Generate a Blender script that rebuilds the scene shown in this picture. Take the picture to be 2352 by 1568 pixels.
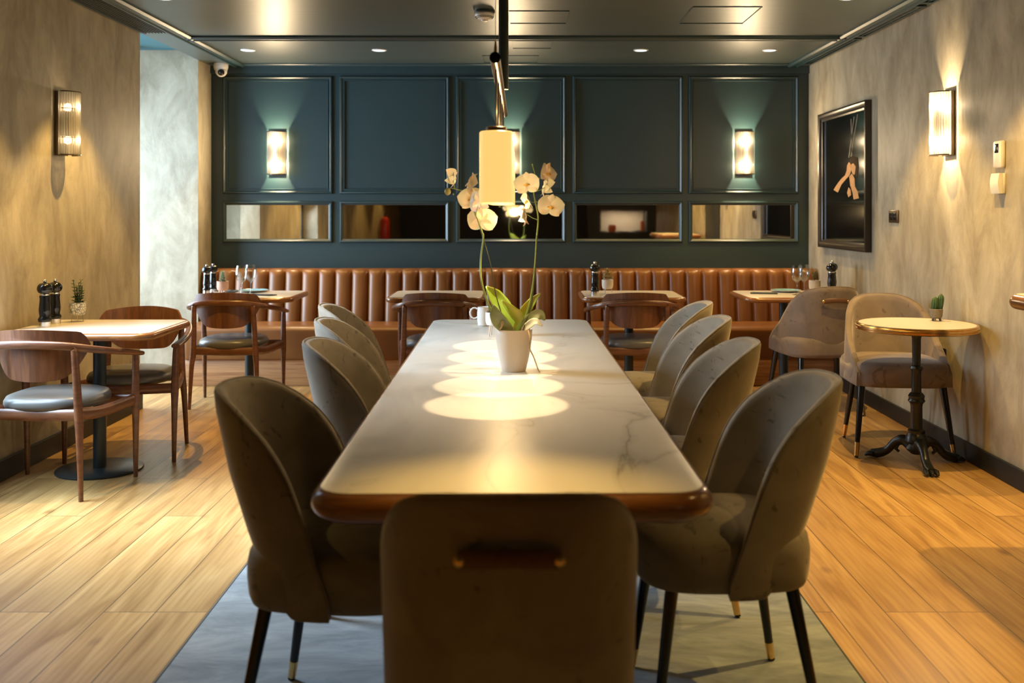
import bpy, bmesh, math, random
from mathutils import Vector, Matrix, noise as mnoise

for o in list(bpy.data.objects):
    bpy.data.objects.remove(o, do_unlink=True)
sc = bpy.context.scene
COL = sc.collection
PI = math.pi
rnd = random.Random(7)

# ---------------------------------------------------------------- camera
F = 2300.0                       # focal length in pixels of the 2352 px frame
cam_d = bpy.data.cameras.new('camera')
cam = bpy.data.objects.new('camera', cam_d)
COL.objects.link(cam)
cam.location = (0, 0, 1.4)
cam.rotation_euler = (PI / 2, 0, 0)
cam_d.sensor_width = 36.0
cam_d.lens = 36.0 * F / 2352
cam_d.shift_x = -19 / 2352
cam_d.shift_y = -299 / 2352
cam_d.clip_start = 0.05
cam_d.dof.use_dof = True
cam_d.dof.focus_distance = 5.0
cam_d.dof.aperture_fstop = 2.8
sc.camera = cam

# ---------------------------------------------------------------- exposure, world
sc.view_settings.view_transform = 'Standard'
sc.view_settings.look = 'None'
sc.view_settings.exposure = 0.06
sc.view_settings.gamma = 1.0
sc.view_settings.use_curve_mapping = False
sc.cycles.use_denoising = True
sc.cycles.max_bounces = 8
sc.cycles.diffuse_bounces = 4
sc.cycles.glossy_bounces = 4
sc.cycles.transmission_bounces = 8
sc.cycles.transparent_max_bounces = 12
sc.cycles.sample_clamp_indirect = 4.0
sc.cycles.caustics_reflective = False
sc.cycles.caustics_refractive = False

world = bpy.data.worlds.new('world')
sc.world = world
world.use_nodes = True
bgn = world.node_tree.nodes['Background']
bgn.inputs[0].default_value = (0.62, 0.84, 1.0, 1)
bgn.inputs[1].default_value = 0.8

WARM = (1.0, 0.62, 0.18)
COOL = (0.62, 0.80, 1.0)
ZC = 2.667                      # ceiling height
XL, XR, YB = -2.70, 2.52, 8.75  # wall planes


def light(kind, name, loc, energy, color, rot=(0, 0, 0), **kw):
    d = bpy.data.lights.new(name, kind)
    d.energy = energy
    d.color = color
    for k, v in kw.items():
        setattr(d, k, v)
    o = bpy.data.objects.new(name, d)
    COL.objects.link(o)
    o.location = loc
    o.rotation_euler = rot
    return o


# daylight through the windows of the side passage
DAY = 1.0
light('AREA', 'daylight', (-4.12, 7.25, 1.45), 190 * DAY, COOL, (0, -PI / 2 + 0.2, 0), shape='RECTANGLE', size=1.9, size_y=2.2, spread=math.radians(150))
light('AREA', 'daylight', (-2.84, 4.62, 1.45), 88 * DAY, COOL, (0, -PI / 2 + 0.78, 0), shape='RECTANGLE', size=1.9, size_y=0.85, spread=math.radians(95))

# recessed downlights (spots), those above and behind the camera added as fill; the housings are built further down
DOWN = [(x, 7.876) for x in (-2.14, -1.109, 0.949, 1.962)] + [(x, 5.95) for x in (-2.12, 1.95)] \
    + [(x, 4.80) for x in (-2.12, 1.95)] + [(-2.1, 2.9), (2.22, 3.41), (-1.9, 0.6), (1.90, 2.3), (0.1, 0.0), (-2.0, -1.6), (2.0, -2.2)]
DPOW = [13, 8, 9, 22, 34, 34, 22, 34, 7, 50, 14, 12, 20, 26, 14]
for (x, y), p in zip(DOWN, DPOW):
    light('SPOT', 'downlight_or_fill_beam', (x, y, ZC - 0.012), p * 5.0, WARM, (0, 0, 0), spot_size=math.radians(84),
          spot_blend=0.35, shadow_soft_size=0.018)


light('SPOT', 'downlight_or_fill_beam', (-0.03, 2.15, ZC - 0.012), 120, WARM, (0, 0, 0), spot_size=math.radians(29), spot_blend=1.0, shadow_soft_size=0.03)  # added fill spot brightening the near table end, without a fitting

# ---------------------------------------------------------------- materials
MATS = {}


def newmat(name):
    m = bpy.data.materials.new(name)
    m.use_nodes = True
    nt = m.node_tree
    b = nt.nodes['Principled BSDF']
    MATS[name] = m
    return m, nt, b


def N(nt, kind, **kw):
    n = nt.nodes.new(kind)
    for k, v in kw.items():
        if k.startswith('i_'):
            n.inputs[k[2:].replace('_', ' ')].default_value = v
        else:
            setattr(n, k, v)
    return n


def coords(nt, scale=(1, 1, 1), kind='Object'):
    tc = nt.nodes.new('ShaderNodeTexCoord')
    mp = nt.nodes.new('ShaderNodeMapping')
    mp.inputs['Scale'].default_value = scale
    nt.links.new(tc.outputs[kind], mp.inputs['Vector'])
    return mp.outputs['Vector']


def ramp(nt, fac, stops):
    r = nt.nodes.new('ShaderNodeValToRGB')
    el = r.color_ramp.elements
    el[0].position, el[0].color = stops[0][0], (*stops[0][1], 1)
    el[1].position, el[1].color = stops[-1][0], (*stops[-1][1], 1)
    for p, c in stops[1:-1]:
        e = el.new(p)
        e.color = (*c, 1)
    nt.links.new(fac, r.inputs['Fac'])
    return r.outputs['Color']


def mixc(nt, fac, a, b, mode='MIX'):
    m = nt.nodes.new('ShaderNodeMix')
    m.data_type = 'RGBA'
    m.blend_type = mode
    for s, v in ((m.inputs['Factor'], fac), (m.inputs['A'], a), (m.inputs['B'], b)):
        if isinstance(v, (int, float)):
            s.default_value = v
        elif isinstance(v, tuple):
            s.default_value = (*v, 1)
        else:
            nt.links.new(v, s)
    return m.outputs['Result']


def bump(nt, b, height, strength=0.2, dist=0.01):
    n = N(nt, 'ShaderNodeBump')
    n.inputs['Strength'].default_value = strength
    n.inputs['Distance'].default_value = dist
    nt.links.new(height, n.inputs['Height'])
    nt.links.new(n.outputs['Normal'], b.inputs['Normal'])


def plain(name, col, rough=0.5, metal=0.0, var=0.12, scale=30, **kw):
    """base colour with a light procedural mottling"""
    m, nt, b = newmat(name)
    v = coords(nt, (scale,) * 3)
    n = N(nt, 'ShaderNodeTexNoise')
    n.inputs['Scale'].default_value = 1.0
    n.inputs['Detail'].default_value = 3
    nt.links.new(v, n.inputs['Vector'])
    lo = tuple(c * (1 - var) for c in col)
    hi = tuple(min(1, c * (1 + var)) for c in col)
    nt.links.new(ramp(nt, n.outputs['Fac'], [(0.3, lo), (0.7, hi)]), b.inputs['Base Color'])
    b.inputs['Roughness'].default_value = rough
    b.inputs['Metallic'].default_value = metal
    for k, val in kw.items():
        b.inputs[k.replace('_', ' ')].default_value = val
    return m


def emis(name, col, strength):
    m, nt, b = newmat(name)
    b.inputs['Base Color'].default_value = (*col, 1)
    b.inputs['Emission Color'].default_value = (*col, 1)
    b.inputs['Emission Strength'].default_value = strength
    return m


# plaster
def plaster(name, dark, mid, lite):
    m, nt, b = newmat(name)
    v = coords(nt, (2.3, 2.3, 1.15))
    n1 = N(nt, 'ShaderNodeTexNoise'); n1.inputs['Scale'].default_value = 1.9; n1.inputs['Detail'].default_value = 10
    n1.inputs['Roughness'].default_value = 0.68; n1.inputs['Distortion'].default_value = 0.45
    nt.links.new(v, n1.inputs['Vector'])
    v2 = coords(nt, (8, 8, 2.0))
    n2 = N(nt, 'ShaderNodeTexNoise'); n2.inputs['Scale'].default_value = 1.0; n2.inputs['Detail'].default_value = 6
    n2.inputs['Distortion'].default_value = 0.5
    nt.links.new(v2, n2.inputs['Vector'])
    c1 = ramp(nt, n1.outputs['Fac'], [(0.30, dark), (0.50, mid), (0.68, lite)])
    c2 = ramp(nt, n2.outputs['Fac'], [(0.33, (0.86, 0.86, 0.85)), (0.62, (1, 1, 1))])
    nt.links.new(mixc(nt, 0.7, c1, c2, 'MULTIPLY'), b.inputs['Base Color'])
    b.inputs['Roughness'].default_value = 0.55
    bump(nt, b, n1.outputs['Fac'], 0.25, 0.02)
    return m


PLASTER = plaster('plaster', (0.25, 0.205, 0.132), (0.385, 0.335, 0.235), (0.51, 0.455, 0.335))

# oak planks
m, nt, b = newmat('oak_planks')
tc = N(nt, 'ShaderNodeTexCoord')
sep = N(nt, 'ShaderNodeSeparateXYZ'); nt.links.new(tc.outputs['Object'], sep.inputs[0])
cmb = N(nt, 'ShaderNodeCombineXYZ')
nt.links.new(sep.outputs['Y'], cmb.inputs['X']); nt.links.new(sep.outputs['X'], cmb.inputs['Y'])
bk = N(nt, 'ShaderNodeTexBrick', offset=0.37, offset_frequency=3)
bk.inputs['Scale'].default_value = 1.0
bk.inputs['Brick Width'].default_value = 1.75
bk.inputs['Row Height'].default_value = 0.182
bk.inputs['Mortar Size'].default_value = 0.0018
bk.inputs['Mortar Smooth'].default_value = 0.1
bk.inputs['Color1'].default_value = (0.0, 0, 0, 1)
bk.inputs['Color2'].default_value = (1, 1, 1, 1)
nt.links.new(cmb.outputs[0], bk.inputs['Vector'])
# grain stretched along the plank, shifted per plank
sc3 = N(nt, 'ShaderNodeVectorMath', operation='MULTIPLY'); sc3.inputs[1].default_value = (9.0, 0.9, 1)
nt.links.new(tc.outputs['Object'], sc3.inputs[0])
ad = N(nt, 'ShaderNodeVectorMath', operation='MULTIPLY_ADD'); ad.inputs[1].default_value = (13, 17, 5)
nt.links.new(bk.outputs['Color'], ad.inputs[0]); nt.links.new(sc3.outputs[0], ad.inputs[2])
g1 = N(nt, 'ShaderNodeTexNoise'); g1.inputs['Scale'].default_value = 1.3; g1.inputs['Detail'].default_value = 5; g1.inputs['Distortion'].default_value = 1.6
nt.links.new(ad.outputs[0], g1.inputs['Vector'])
wv = N(nt, 'ShaderNodeTexWave', wave_type='BANDS', bands_direction='X'); wv.inputs['Scale'].default_value = 1.5
wv.inputs['Distortion'].default_value = 9; wv.inputs['Detail'].default_value = 3; wv.inputs['Detail Scale'].default_value = 0.7
nt.links.new(ad.outputs[0], wv.inputs['Vector'])
base = ramp(nt, g1.outputs['Fac'], [(0.28, (0.31, 0.170, 0.055)), (0.5, (0.45, 0.272, 0.098)), (0.72, (0.55, 0.355, 0.14))])
gr = ramp(nt, wv.outputs['Fac'], [(0.0, (0.84, 0.82, 0.80)), (0.5, (1, 1, 1))])
base = mixc(nt, 0.7, base, gr, 'MULTIPLY')
# knots
vn = N(nt, 'ShaderNodeTexVoronoi'); vn.inputs['Scale'].default_value = 1.0
kk = N(nt, 'ShaderNodeVectorMath', operation='MULTIPLY'); kk.inputs[1].default_value = (4.2, 2.4, 1)
nt.links.new(tc.outputs['Object'], kk.inputs[0]); nt.links.new(kk.outputs[0], vn.inputs['Vector'])
kn = ramp(nt, vn.outputs['Distance'], [(0.03, (0.34, 0.27, 0.20)), (0.13, (1, 1, 1))])
base = mixc(nt, 0.75, base, kn, 'MULTIPLY')
tone = ramp(nt, bk.outputs['Color'], [(0.0, (0.80, 0.78, 0.76)), (1.0, (1.08, 1.08, 1.06))])
base = mixc(nt, 1.0, base, tone, 'MULTIPLY')
base = mixc(nt, bk.outputs['Fac'], base, (0.06, 0.035, 0.015))
nt.links.new(base, b.inputs['Base Color'])
b.inputs['Roughness'].default_value = 0.33
rr = N(nt, 'ShaderNodeMapRange'); rr.inputs['To Min'].default_value = 0.26; rr.inputs['To Max'].default_value = 0.42
nt.links.new(g1.outputs['Fac'], rr.inputs['Value']); nt.links.new(rr.outputs[0], b.inputs['Roughness'])
bump(nt, b, wv.outputs['Fac'], 0.05, 0.004)
OAK = m


def wood(name, dark, lite, rough=0.3, scale=(26, 4, 4)):
    m, nt, b = newmat(name)
    v = coords(nt, scale)
    wv = N(nt, 'ShaderNodeTexNoise'); wv.inputs['Scale'].default_value = 1.5
    wv.inputs['Distortion'].default_value = 1.2; wv.inputs['Detail'].default_value = 4
    nt.links.new(v, wv.inputs['Vector'])
    nt.links.new(ramp(nt, wv.outputs['Fac'], [(0.3, dark), (0.7, lite)]), b.inputs['Base Color'])
    b.inputs['Roughness'].default_value = rough
    b.inputs['Coat Weight'].default_value = 0.25
    b.inputs['Coat Roughness'].default_value = 0.2
    return m


WALNUT = wood('walnut', (0.095, 0.034, 0.015), (0.19, 0.075, 0.032), 0.34, (5, 5, 26))
WALNUT_H = wood('walnut_veneer', (0.10, 0.036, 0.016), (0.20, 0.08, 0.034), 0.36, (26, 5, 3))
RIMWOOD = wood('table_rim_wood', (0.15, 0.055, 0.016), (0.28, 0.115, 0.034), 0.22, (4, 4, 40))
PLINTH = wood('plinth_wood', (0.26, 0.115, 0.045), (0.46, 0.24, 0.10), 0.4, (1.5, 5, 34))

# marble
m, nt, b = newmat('marble')
v = coords(nt, (1.5, 0.75, 1))
d1 = N(nt, 'ShaderNodeTexNoise'); d1.inputs['Scale'].default_value = 1.1; d1.inputs['Detail'].default_value = 8; d1.inputs['Distortion'].default_value = 1.1
nt.links.new(v, d1.inputs['Vector'])
ve = N(nt, 'ShaderNodeMath', operation='SUBTRACT'); ve.inputs[1].default_value = 0.5; nt.links.new(d1.outputs['Fac'], ve.inputs[0])
va = N(nt, 'ShaderNodeMath', operation='ABSOLUTE'); nt.links.new(ve.outputs[0], va.inputs[0])
d2 = N(nt, 'ShaderNodeTexNoise'); d2.inputs['Scale'].default_value = 1.3; d2.inputs['Detail'].default_value = 3
nt.links.new(v, d2.inputs['Vector'])
thin = ramp(nt, va.outputs[0], [(0.0, (0.52, 0.50, 0.46)), (0.006, (0.86, 0.85, 0.82)), (0.035, (1, 1, 1))])
msk = ramp(nt, d2.outputs['Fac'], [(0.44, (0, 0, 0)), (0.60, (1, 1, 1))])
cl = ramp(nt, d1.outputs['Fac'], [(0.32, (0.58, 0.56, 0.50)), (0.43, (0.80, 0.75, 0.66)), (0.75, (0.85, 0.80, 0.71))])
vein = mixc(nt, msk, (1.0, 1.0, 1.0), thin)
nt.links.new(mixc(nt, 1.0, cl, vein, 'MULTIPLY'), b.inputs['Base Color'])
b.inputs['Roughness'].default_value = 0.36; b.inputs['Specular IOR Level'].default_value = 0.4
MARBLE = m
CREAM = plain('cream_laminate', (0.54, 0.50, 0.455), 0.32, var=0.03, scale=6)


# velvet
def velvet(name, col, blot):
    m, nt, b = newmat(name)
    v = coords(nt, (5, 5, 5))
    n = N(nt, 'ShaderNodeTexNoise'); n.inputs['Scale'].default_value = 1.2; n.inputs['Detail'].default_value = 5; n.inputs['Distortion'].default_value = 0.8
    nt.links.new(v, n.inputs['Vector'])
    n2 = N(nt, 'ShaderNodeTexNoise'); n2.inputs['Scale'].default_value = 2.6; n2.inputs['Detail'].default_value = 3; n2.inputs['Distortion'].default_value = 1.5
    nt.links.new(v, n2.inputs['Vector'])
    c = ramp(nt, n.outputs['Fac'], [(0.32, tuple(x * 0.80 for x in col)), (0.68, tuple(x * 1.15 for x in col))])
    st = ramp(nt, n2.outputs['Fac'], [(0.31, (blot,) * 3), (0.37, (1, 1, 1))])
    nt.links.new(mixc(nt, 0.8, c, st, 'MULTIPLY'), b.inputs['Base Color'])
    b.inputs['Roughness'].default_value = 0.75
    b.inputs['Specular IOR Level'].default_value = 0.2
    b.inputs['Sheen Weight'].default_value = 0.55
    b.inputs['Sheen Roughness'].default_value = 0.35
    b.inputs['Sheen Tint'].default_value = (0.85, 0.78, 0.68, 1)
    return m


VELVET = velvet('grey_velvet', (0.245, 0.215, 0.168), 0.5)
VELVET2 = velvet('taupe_velvet', (0.20, 0.158, 0.128), 0.6)

m, nt, b = newmat('cognac_leather')
v = coords(nt, (220, 220, 220))
n = N(nt, 'ShaderNodeTexNoise'); n.inputs['Scale'].default_value = 1; nt.links.new(v, n.inputs['Vector'])
v2 = coords(nt, (3, 3, 3))
n2 = N(nt, 'ShaderNodeTexNoise'); n2.inputs['Scale'].default_value = 1; n2.inputs['Detail'].default_value = 4; nt.links.new(v2, n2.inputs['Vector'])
nt.links.new(ramp(nt, n2.outputs['Fac'], [(0.3, (0.165, 0.060, 0.014)), (0.7, (0.235, 0.092, 0.024))]), b.inputs['Base Color'])
b.inputs['Roughness'].default_value = 0.36
bump(nt, b, n.outputs['Fac'], 0.12, 0.002)
LEATHER = m
SEATLEATHER = plain('grey_seat_leather', (0.11, 0.105, 0.095), 0.34, var=0.1, scale=8)
STRAP = plain('strap_leather', (0.11, 0.045, 0.018), 0.5, scale=60)
BLACK = plain('black_lacquer', (0.008, 0.008, 0.008), 0.14, var=0.05)
IRON = plain('cast_iron', (0.008, 0.010, 0.010), 0.34, var=0.3, scale=60)
DARKMETAL = plain('dark_powder_coat', (0.018, 0.028, 0.030), 0.35, var=0.1, scale=40)
BRASS = plain('brass', (0.80, 0.52, 0.20), 0.22, 1.0, var=0.08)
STEEL = plain('steel', (0.75, 0.73, 0.70), 0.18, 1.0, var=0.04)
BRONZE = plain('bronze_metal', (0.14, 0.10, 0.06), 0.32, 0.8, var=0.1)
TEAL = plain('dark_teal_paint', (0.011, 0.038, 0.045), 0.42, var=0.05, scale=4, Specular_IOR_Level=0.8)
m, nt, b = newmat('ceiling_paint')
v = coords(nt, (0.7, 14, 1)); n = N(nt, 'ShaderNodeTexNoise'); n.inputs['Scale'].default_value = 1; n.inputs['Detail'].default_value = 4
nt.links.new(v, n.inputs['Vector'])
nt.links.new(ramp(nt, n.outputs['Fac'], [(0.3, (0.036, 0.051, 0.046)), (0.7, (0.043, 0.060, 0.054))]), b.inputs['Base Color'])
b.inputs['Roughness'].default_value = 0.40; b.inputs['Specular IOR Level'].default_value = 1.0
bump(nt, b, n.outputs['Fac'], 0.10, 0.01)
CEIL = m
BAYCEIL = plain('teal_ceiling_paint', (0.03, 0.12, 0.15), 0.5, var=0.04, scale=3)
SKIRT = plain('black_skirting', (0.008, 0.010, 0.010), 0.5, var=0.1)
WHITE = plain('white_plastic', (0.78, 0.76, 0.72), 0.35, var=0.03)
PORC = plain('white_porcelain', (0.80, 0.78, 0.74), 0.15, var=0.02)
POTW = plain('cream_glazed_pot', (0.78, 0.68, 0.56), 0.28, var=0.03, scale=8)
TERRA = plain('pink_clay', (0.62, 0.36, 0.25), 0.6, var=0.08)
STONEPOT = plain('grey_stone_pot', (0.17, 0.145, 0.11), 0.8, var=0.25, scale=120)
CACT = plain('cactus_green', (0.035, 0.085, 0.03), 0.6, var=0.4, scale=90)
SUCC = plain('succulent_green', (0.06, 0.10, 0.035), 0.5, var=0.4, scale=60)
SUCC2 = plain('pale_succulent', (0.30, 0.36, 0.22), 0.5, var=0.3, scale=60)
OLIVE = plain('olive_succulent', (0.26, 0.22, 0.06), 0.45, var=0.4, scale=60)
LEAF = plain('orchid_leaf', (0.17, 0.30, 0.035), 0.32, var=0.15, scale=20, Subsurface_Weight=0.1)
LEAFD = plain('orchid_leaf_underside', (0.17, 0.20, 0.08), 0.4, var=0.2, scale=20)
STEMG = plain('orchid_stem', (0.16, 0.22, 0.04), 0.4, var=0.15, scale=50)
STICK = plain('support_stick', (0.03, 0.035, 0.015), 0.5)
ROOT = plain('dry_root', (0.50, 0.34, 0.17), 0.7, var=0.3, scale=60)
PETAL = plain('white_petal', (0.74, 0.69, 0.57), 0.5, var=0.03, scale=40, Subsurface_Weight=0.25)
LIP = plain('yellow_lip', (0.70, 0.42, 0.08), 0.5)
BLUE = plain('blue_glaze', (0.25, 0.48, 0.58), 0.2, var=0.1)
DARKCLOTH = plain('dark_napkin', (0.02, 0.035, 0.045), 0.8, var=0.2, scale=80)
PRINT = plain('dark_print', (0.005, 0.005, 0.005), 0.10, var=0.2, scale=3)
FRAME = plain('black_frame', (0.022, 0.016, 0.010), 0.3, var=0.1)
SKIN = plain('printed_skin', (0.34, 0.19, 0.085), 0.8, var=0.15, scale=30)
HAIR = plain('printed_hair', (0.03, 0.02, 0.012), 0.9, var=0.4, scale=60, Specular_IOR_Level=0.1)
STREAK = plain('printed_light_streak', (0.05, 0.048, 0.042), 0.7, var=0.3, scale=20)
RED = plain('red_enamel', (0.45, 0.02, 0.01), 0.3)
ORANGE = plain('orange_enamel', (0.85, 0.16, 0.02), 0.4)
DARKWALL = plain('dark_rear_wall', (0.025, 0.025, 0.022), 0.6, var=0.2, scale=2)

m, nt, b = newmat('rug_pile')
v = coords(nt, (1.6, 4.5, 1)); n = N(nt, 'ShaderNodeTexNoise'); n.inputs['Scale'].default_value = 1.4; n.inputs['Detail'].default_value = 9
n.inputs['Roughness'].default_value = 0.7; n.inputs['Distortion'].default_value = 0.7
nt.links.new(v, n.inputs['Vector'])
nt.links.new(ramp(nt, n.outputs['Fac'], [(0.33, (0.12, 0.145, 0.16)), (0.5, (0.215, 0.25, 0.275)), (0.66, (0.32, 0.36, 0.375))]), b.inputs['Base Color'])
b.inputs['Roughness'].default_value = 0.95; b.inputs['Sheen Weight'].default_value = 0.2
bump(nt, b, n.outputs['Fac'], 0.3, 0.01)
RUG = m
RUGEDGE = plain('rug_binding', (0.05, 0.065, 0.075), 0.9)

m, nt, b = newmat('mirror_glass')
b.inputs['Base Color'].default_value = (0.86, 0.86, 0.84, 1); b.inputs['Metallic'].default_value = 1; 
v = coords(nt, (3, 1, 5)); n = N(nt, 'ShaderNodeTexNoise'); n.inputs['Scale'].default_value = 1; nt.links.new(v, n.inputs['Vector'])
mr = N(nt, 'ShaderNodeMapRange'); mr.inputs['To Min'].default_value = 0.01; mr.inputs['To Max'].default_value = 0.035
nt.links.new(n.outputs['Fac'], mr.inputs['Value']); nt.links.new(mr.outputs[0], b.inputs['Roughness'])
bump(nt, b, n.outputs['Fac'], 0.02, 0.01)
MIRROR = m


def glassy(name, tint, refl=0.35, rough=0.05):
    """thin glass: mostly transparent, with a fresnel reflection"""
    m, nt, b = newmat(name)
    nt.nodes.remove(b)
    out = nt.nodes['Material Output']
    tr = N(nt, 'ShaderNodeBsdfTransparent'); tr.inputs[0].default_value = (*tint, 1)
    gl = N(nt, 'ShaderNodeBsdfGlossy'); gl.inputs['Roughness'].default_value = rough
    lw = N(nt, 'ShaderNodeLayerWeight'); lw.inputs['Blend'].default_value = refl
    mx = N(nt, 'ShaderNodeMixShader')
    nt.links.new(lw.outputs['Facing'], mx.inputs[0]); nt.links.new(tr.outputs[0], mx.inputs[1]); nt.links.new(gl.outputs[0], mx.inputs[2])
    nt.links.new(mx.outputs[0], out.inputs['Surface'])
    return m


GLASS = glassy('clear_glass', (0.95, 0.97, 0.96), 0.30, 0.02)
PANE = glassy('window_glass', (0.97, 0.99, 1.0), 0.1, 0.0)
# crystal rods: refracting glass that also lets light straight through
m, nt, b = newmat('crystal_rod')
nt.nodes.remove(b)
out = nt.nodes['Material Output']
gl = N(nt, 'ShaderNodeBsdfGlass'); gl.inputs['IOR'].default_value = 1.5; gl.inputs['Roughness'].default_value = 0.04
gl.inputs['Color'].default_value = (1, 0.97, 0.92, 1)
tr = N(nt, 'ShaderNodeBsdfTransparent'); tr.inputs[0].default_value = (0.9, 0.9, 0.88, 1)
tl = N(nt, 'ShaderNodeBsdfTranslucent'); tl.inputs[0].default_value = (0.9, 0.86, 0.78, 1)
mx = N(nt, 'ShaderNodeMixShader'); mx.inputs[0].default_value = 0.56
nt.links.new(gl.outputs[0], mx.inputs[1]); nt.links.new(tr.outputs[0], mx.inputs[2])
mx2 = N(nt, 'ShaderNodeMixShader'); mx2.inputs[0].default_value = 0.30
nt.links.new(mx.outputs[0], mx2.inputs[1]); nt.links.new(tl.outputs[0], mx2.inputs[2])
nt.links.new(mx2.outputs[0], out.inputs['Surface'])
CRYSTAL = m

BULB_DIM = emis('dim_warm_bulb', (1.0, 0.78, 0.45), 7.0)
BULB = emis('warm_bulb', (1.0, 0.82, 0.55), 45.0)
# opal shade glowing, a little brighter near the lamp in its upper half
m, nt, b = newmat('opal_shade')
b.inputs['Base Color'].default_value = (0.22, 0.14, 0.05, 1)
b.inputs['Roughness'].default_value = 0.25
b.inputs['Emission Color'].default_value = (1.0, 0.62, 0.18, 1)
b.inputs['Emission Strength'].default_value = 0.98
OPAL = m
DIFF = emis('lamp_diffuser', (1.0, 0.74, 0.40), 1.2)
DOWNL = emis('downlight_lens', (0.80, 1.0, 0.92), 3.0)
# patterned pot
m, nt, b = newmat('patterned_pot')
v = coords(nt, (70, 70, 70)); vo = N(nt, 'ShaderNodeTexVoronoi', feature='DISTANCE_TO_EDGE'); nt.links.new(v, vo.inputs['Vector']); vo.inputs['Scale'].default_value = 1
nt.links.new(ramp(nt, vo.outputs['Distance'], [(0.06, (0.22, 0.24, 0.24)), (0.12, (0.72, 0.68, 0.58))]), b.inputs['Base Color'])
b.inputs['Roughness'].default_value = 0.5
PATTERN = m
# ribbed pot
RIBPOT = plain('ribbed_white_pot', (0.70, 0.60, 0.47), 0.5, var=0.05)


# ---------------------------------------------------------------- mesh helpers
def build(name, bm, mat, parent=None, smooth=True, label=None, ang=40):
    me = bpy.data.meshes.new(name)
    bmesh.ops.recalc_face_normals(bm, faces=bm.faces)
    bm.to_mesh(me)
    bm.free()
    o = bpy.data.objects.new(name, me)
    COL.objects.link(o)
    me.materials.append(mat)
    if smooth:
        me.shade_smooth()
        try:
            me.set_sharp_from_angle(angle=math.radians(ang))
        except Exception:
            pass
    if parent is not None:
        o.parent = parent
    if label:
        o['label'] = label
    return o


def thing(name, label, cat, loc=(0, 0, 0), rz=0.0, group=None):
    o = bpy.data.objects.new(name, None)
    o.empty_display_size = 0.1
    COL.objects.link(o)
    o.location = loc
    o.rotation_euler = (0, 0, rz)
    tag(o, label, cat, group)
    return o


def tag(o, label=None, cat=None, group=None, kind=None):
    if label: o['label'] = label
    if cat: o['category'] = cat
    if group: o['group'] = group
    if kind: o['kind'] = kind
    return o


def struct(o):
    o['kind'] = 'structure'
    return o


def copy_tree(o, parent=None):
    c = o.copy()
    COL.objects.link(c)
    c.parent = parent
    for ch in [x for x in bpy.data.objects if x.parent == o]:
        copy_tree(ch, c)
    return c


def dup(root, loc, rz, label, group=None):
    r = copy_tree(root)
    r.location = loc
    r.rotation_euler = (0, 0, rz)
    r['label'] = label
    if group: r['group'] = group
    return r


def BM():
    return bmesh.new()


def box(bm, x0, x1, y0, y1, z0, z1, bev=0.0, seg=2):
    r = bmesh.ops.create_cube(bm, size=1.0)
    vs = r['verts']
    for v in vs:
        v.co = Vector(((x0 + x1) / 2 + v.co.x * (x1 - x0), (y0 + y1) / 2 + v.co.y * (y1 - y0), (z0 + z1) / 2 + v.co.z * (z1 - z0)))
    if bev > 0:
        es = list({e for v in vs for e in v.link_edges})
        bmesh.ops.bevel(bm, geom=es, offset=bev, segments=seg, affect='EDGES', profile=0.5)
    return bm


def lathe(bm, prof, c=(0, 0, 0), seg=24, cap=True, M=None):
    rings = []
    for r, z in prof:
        ring = []
        for k in range(seg):
            a = 2 * PI * k / seg
            p = Vector((r * math.cos(a), r * math.sin(a), z))
            if M: p = M @ p
            ring.append(bm.verts.new(p + Vector(c)))
        rings.append(ring)
    for a, b_ in zip(rings, rings[1:]):
        for k in range(seg):
            bm.faces.new((a[k], a[(k + 1) % seg], b_[(k + 1) % seg], b_[k]))
    if cap:
        if prof[0][0] > 1e-6: bm.faces.new(rings[0][::-1])
        if prof[-1][0] > 1e-6: bm.faces.new(rings[-1])
    return bm


def tube(bm, pts, rad, seg=10, cap=True, sx=1.0, sy=1.0):
    """round (or oval) tube through points; rad a number or list"""
    pts = [Vector(p) for p in pts]
    n = len(pts)
    if isinstance(rad, (int, float)): rad = [rad] * n
    rings = []
    t0 = (pts[1] - pts[0]).normalized()
    up = Vector((0, 0, 1)) if abs(t0.z) < 0.9 else Vector((0, 1, 0))
    nrm = (up - t0 * up.dot(t0)).normalized()
    for i in range(n):
        t = (pts[min(i + 1, n - 1)] - pts[max(i - 1, 0)])
        if t.length < 1e-9: t = t0.copy()
        t.normalize()
        nrm = (nrm - t * nrm.dot(t)).normalized()
        bi = t.cross(nrm)
        rings.append([bm.verts.new(pts[i] + (nrm * math.cos(2 * PI * k / seg) * sy + bi * math.sin(2 * PI * k / seg) * sx) * rad[i]) for k in range(seg)])
    for a, b_ in zip(rings, rings[1:]):
        for k in range(seg):
            bm.faces.new((a[k], a[(k + 1) % seg], b_[(k + 1) % seg], b_[k]))
    if cap:
        bm.faces.new(rings[0][::-1]); bm.faces.new(rings[-1])
    return bm


def bez(pts, n=16):
    """Catmull-Rom through the points"""
    P = [Vector(p) for p in pts]
    P = [P[0] * 2 - P[1]] + P + [P[-1] * 2 - P[-2]]
    out = []
    for i in range(1, len(P) - 2):
        for k in range(n):
            t = k / n
            a, b_, c, d = P[i - 1], P[i], P[i + 1], P[i + 2]
            out.append(0.5 * ((2 * b_) + (c - a) * t + (2 * a - 5 * b_ + 4 * c - d) * t * t + (3 * b_ - a - 3 * c + d) * t ** 3))
    out.append(P[-2])
    return out


def rrect(w, d, r, seg=8, cx=0, cy=0):
    pts = []
    for (sx, sy, a0) in ((1, 1, 0), (-1, 1, PI / 2), (-1, -1, PI), (1, -1, 1.5 * PI)):
        for k in range(seg + 1):
            a = a0 + PI / 2 * k / seg
            pts.append((cx + sx * (w / 2 - r) + r * math.cos(a), cy + sy * (d / 2 - r) + r * math.sin(a)))
    return pts


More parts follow.
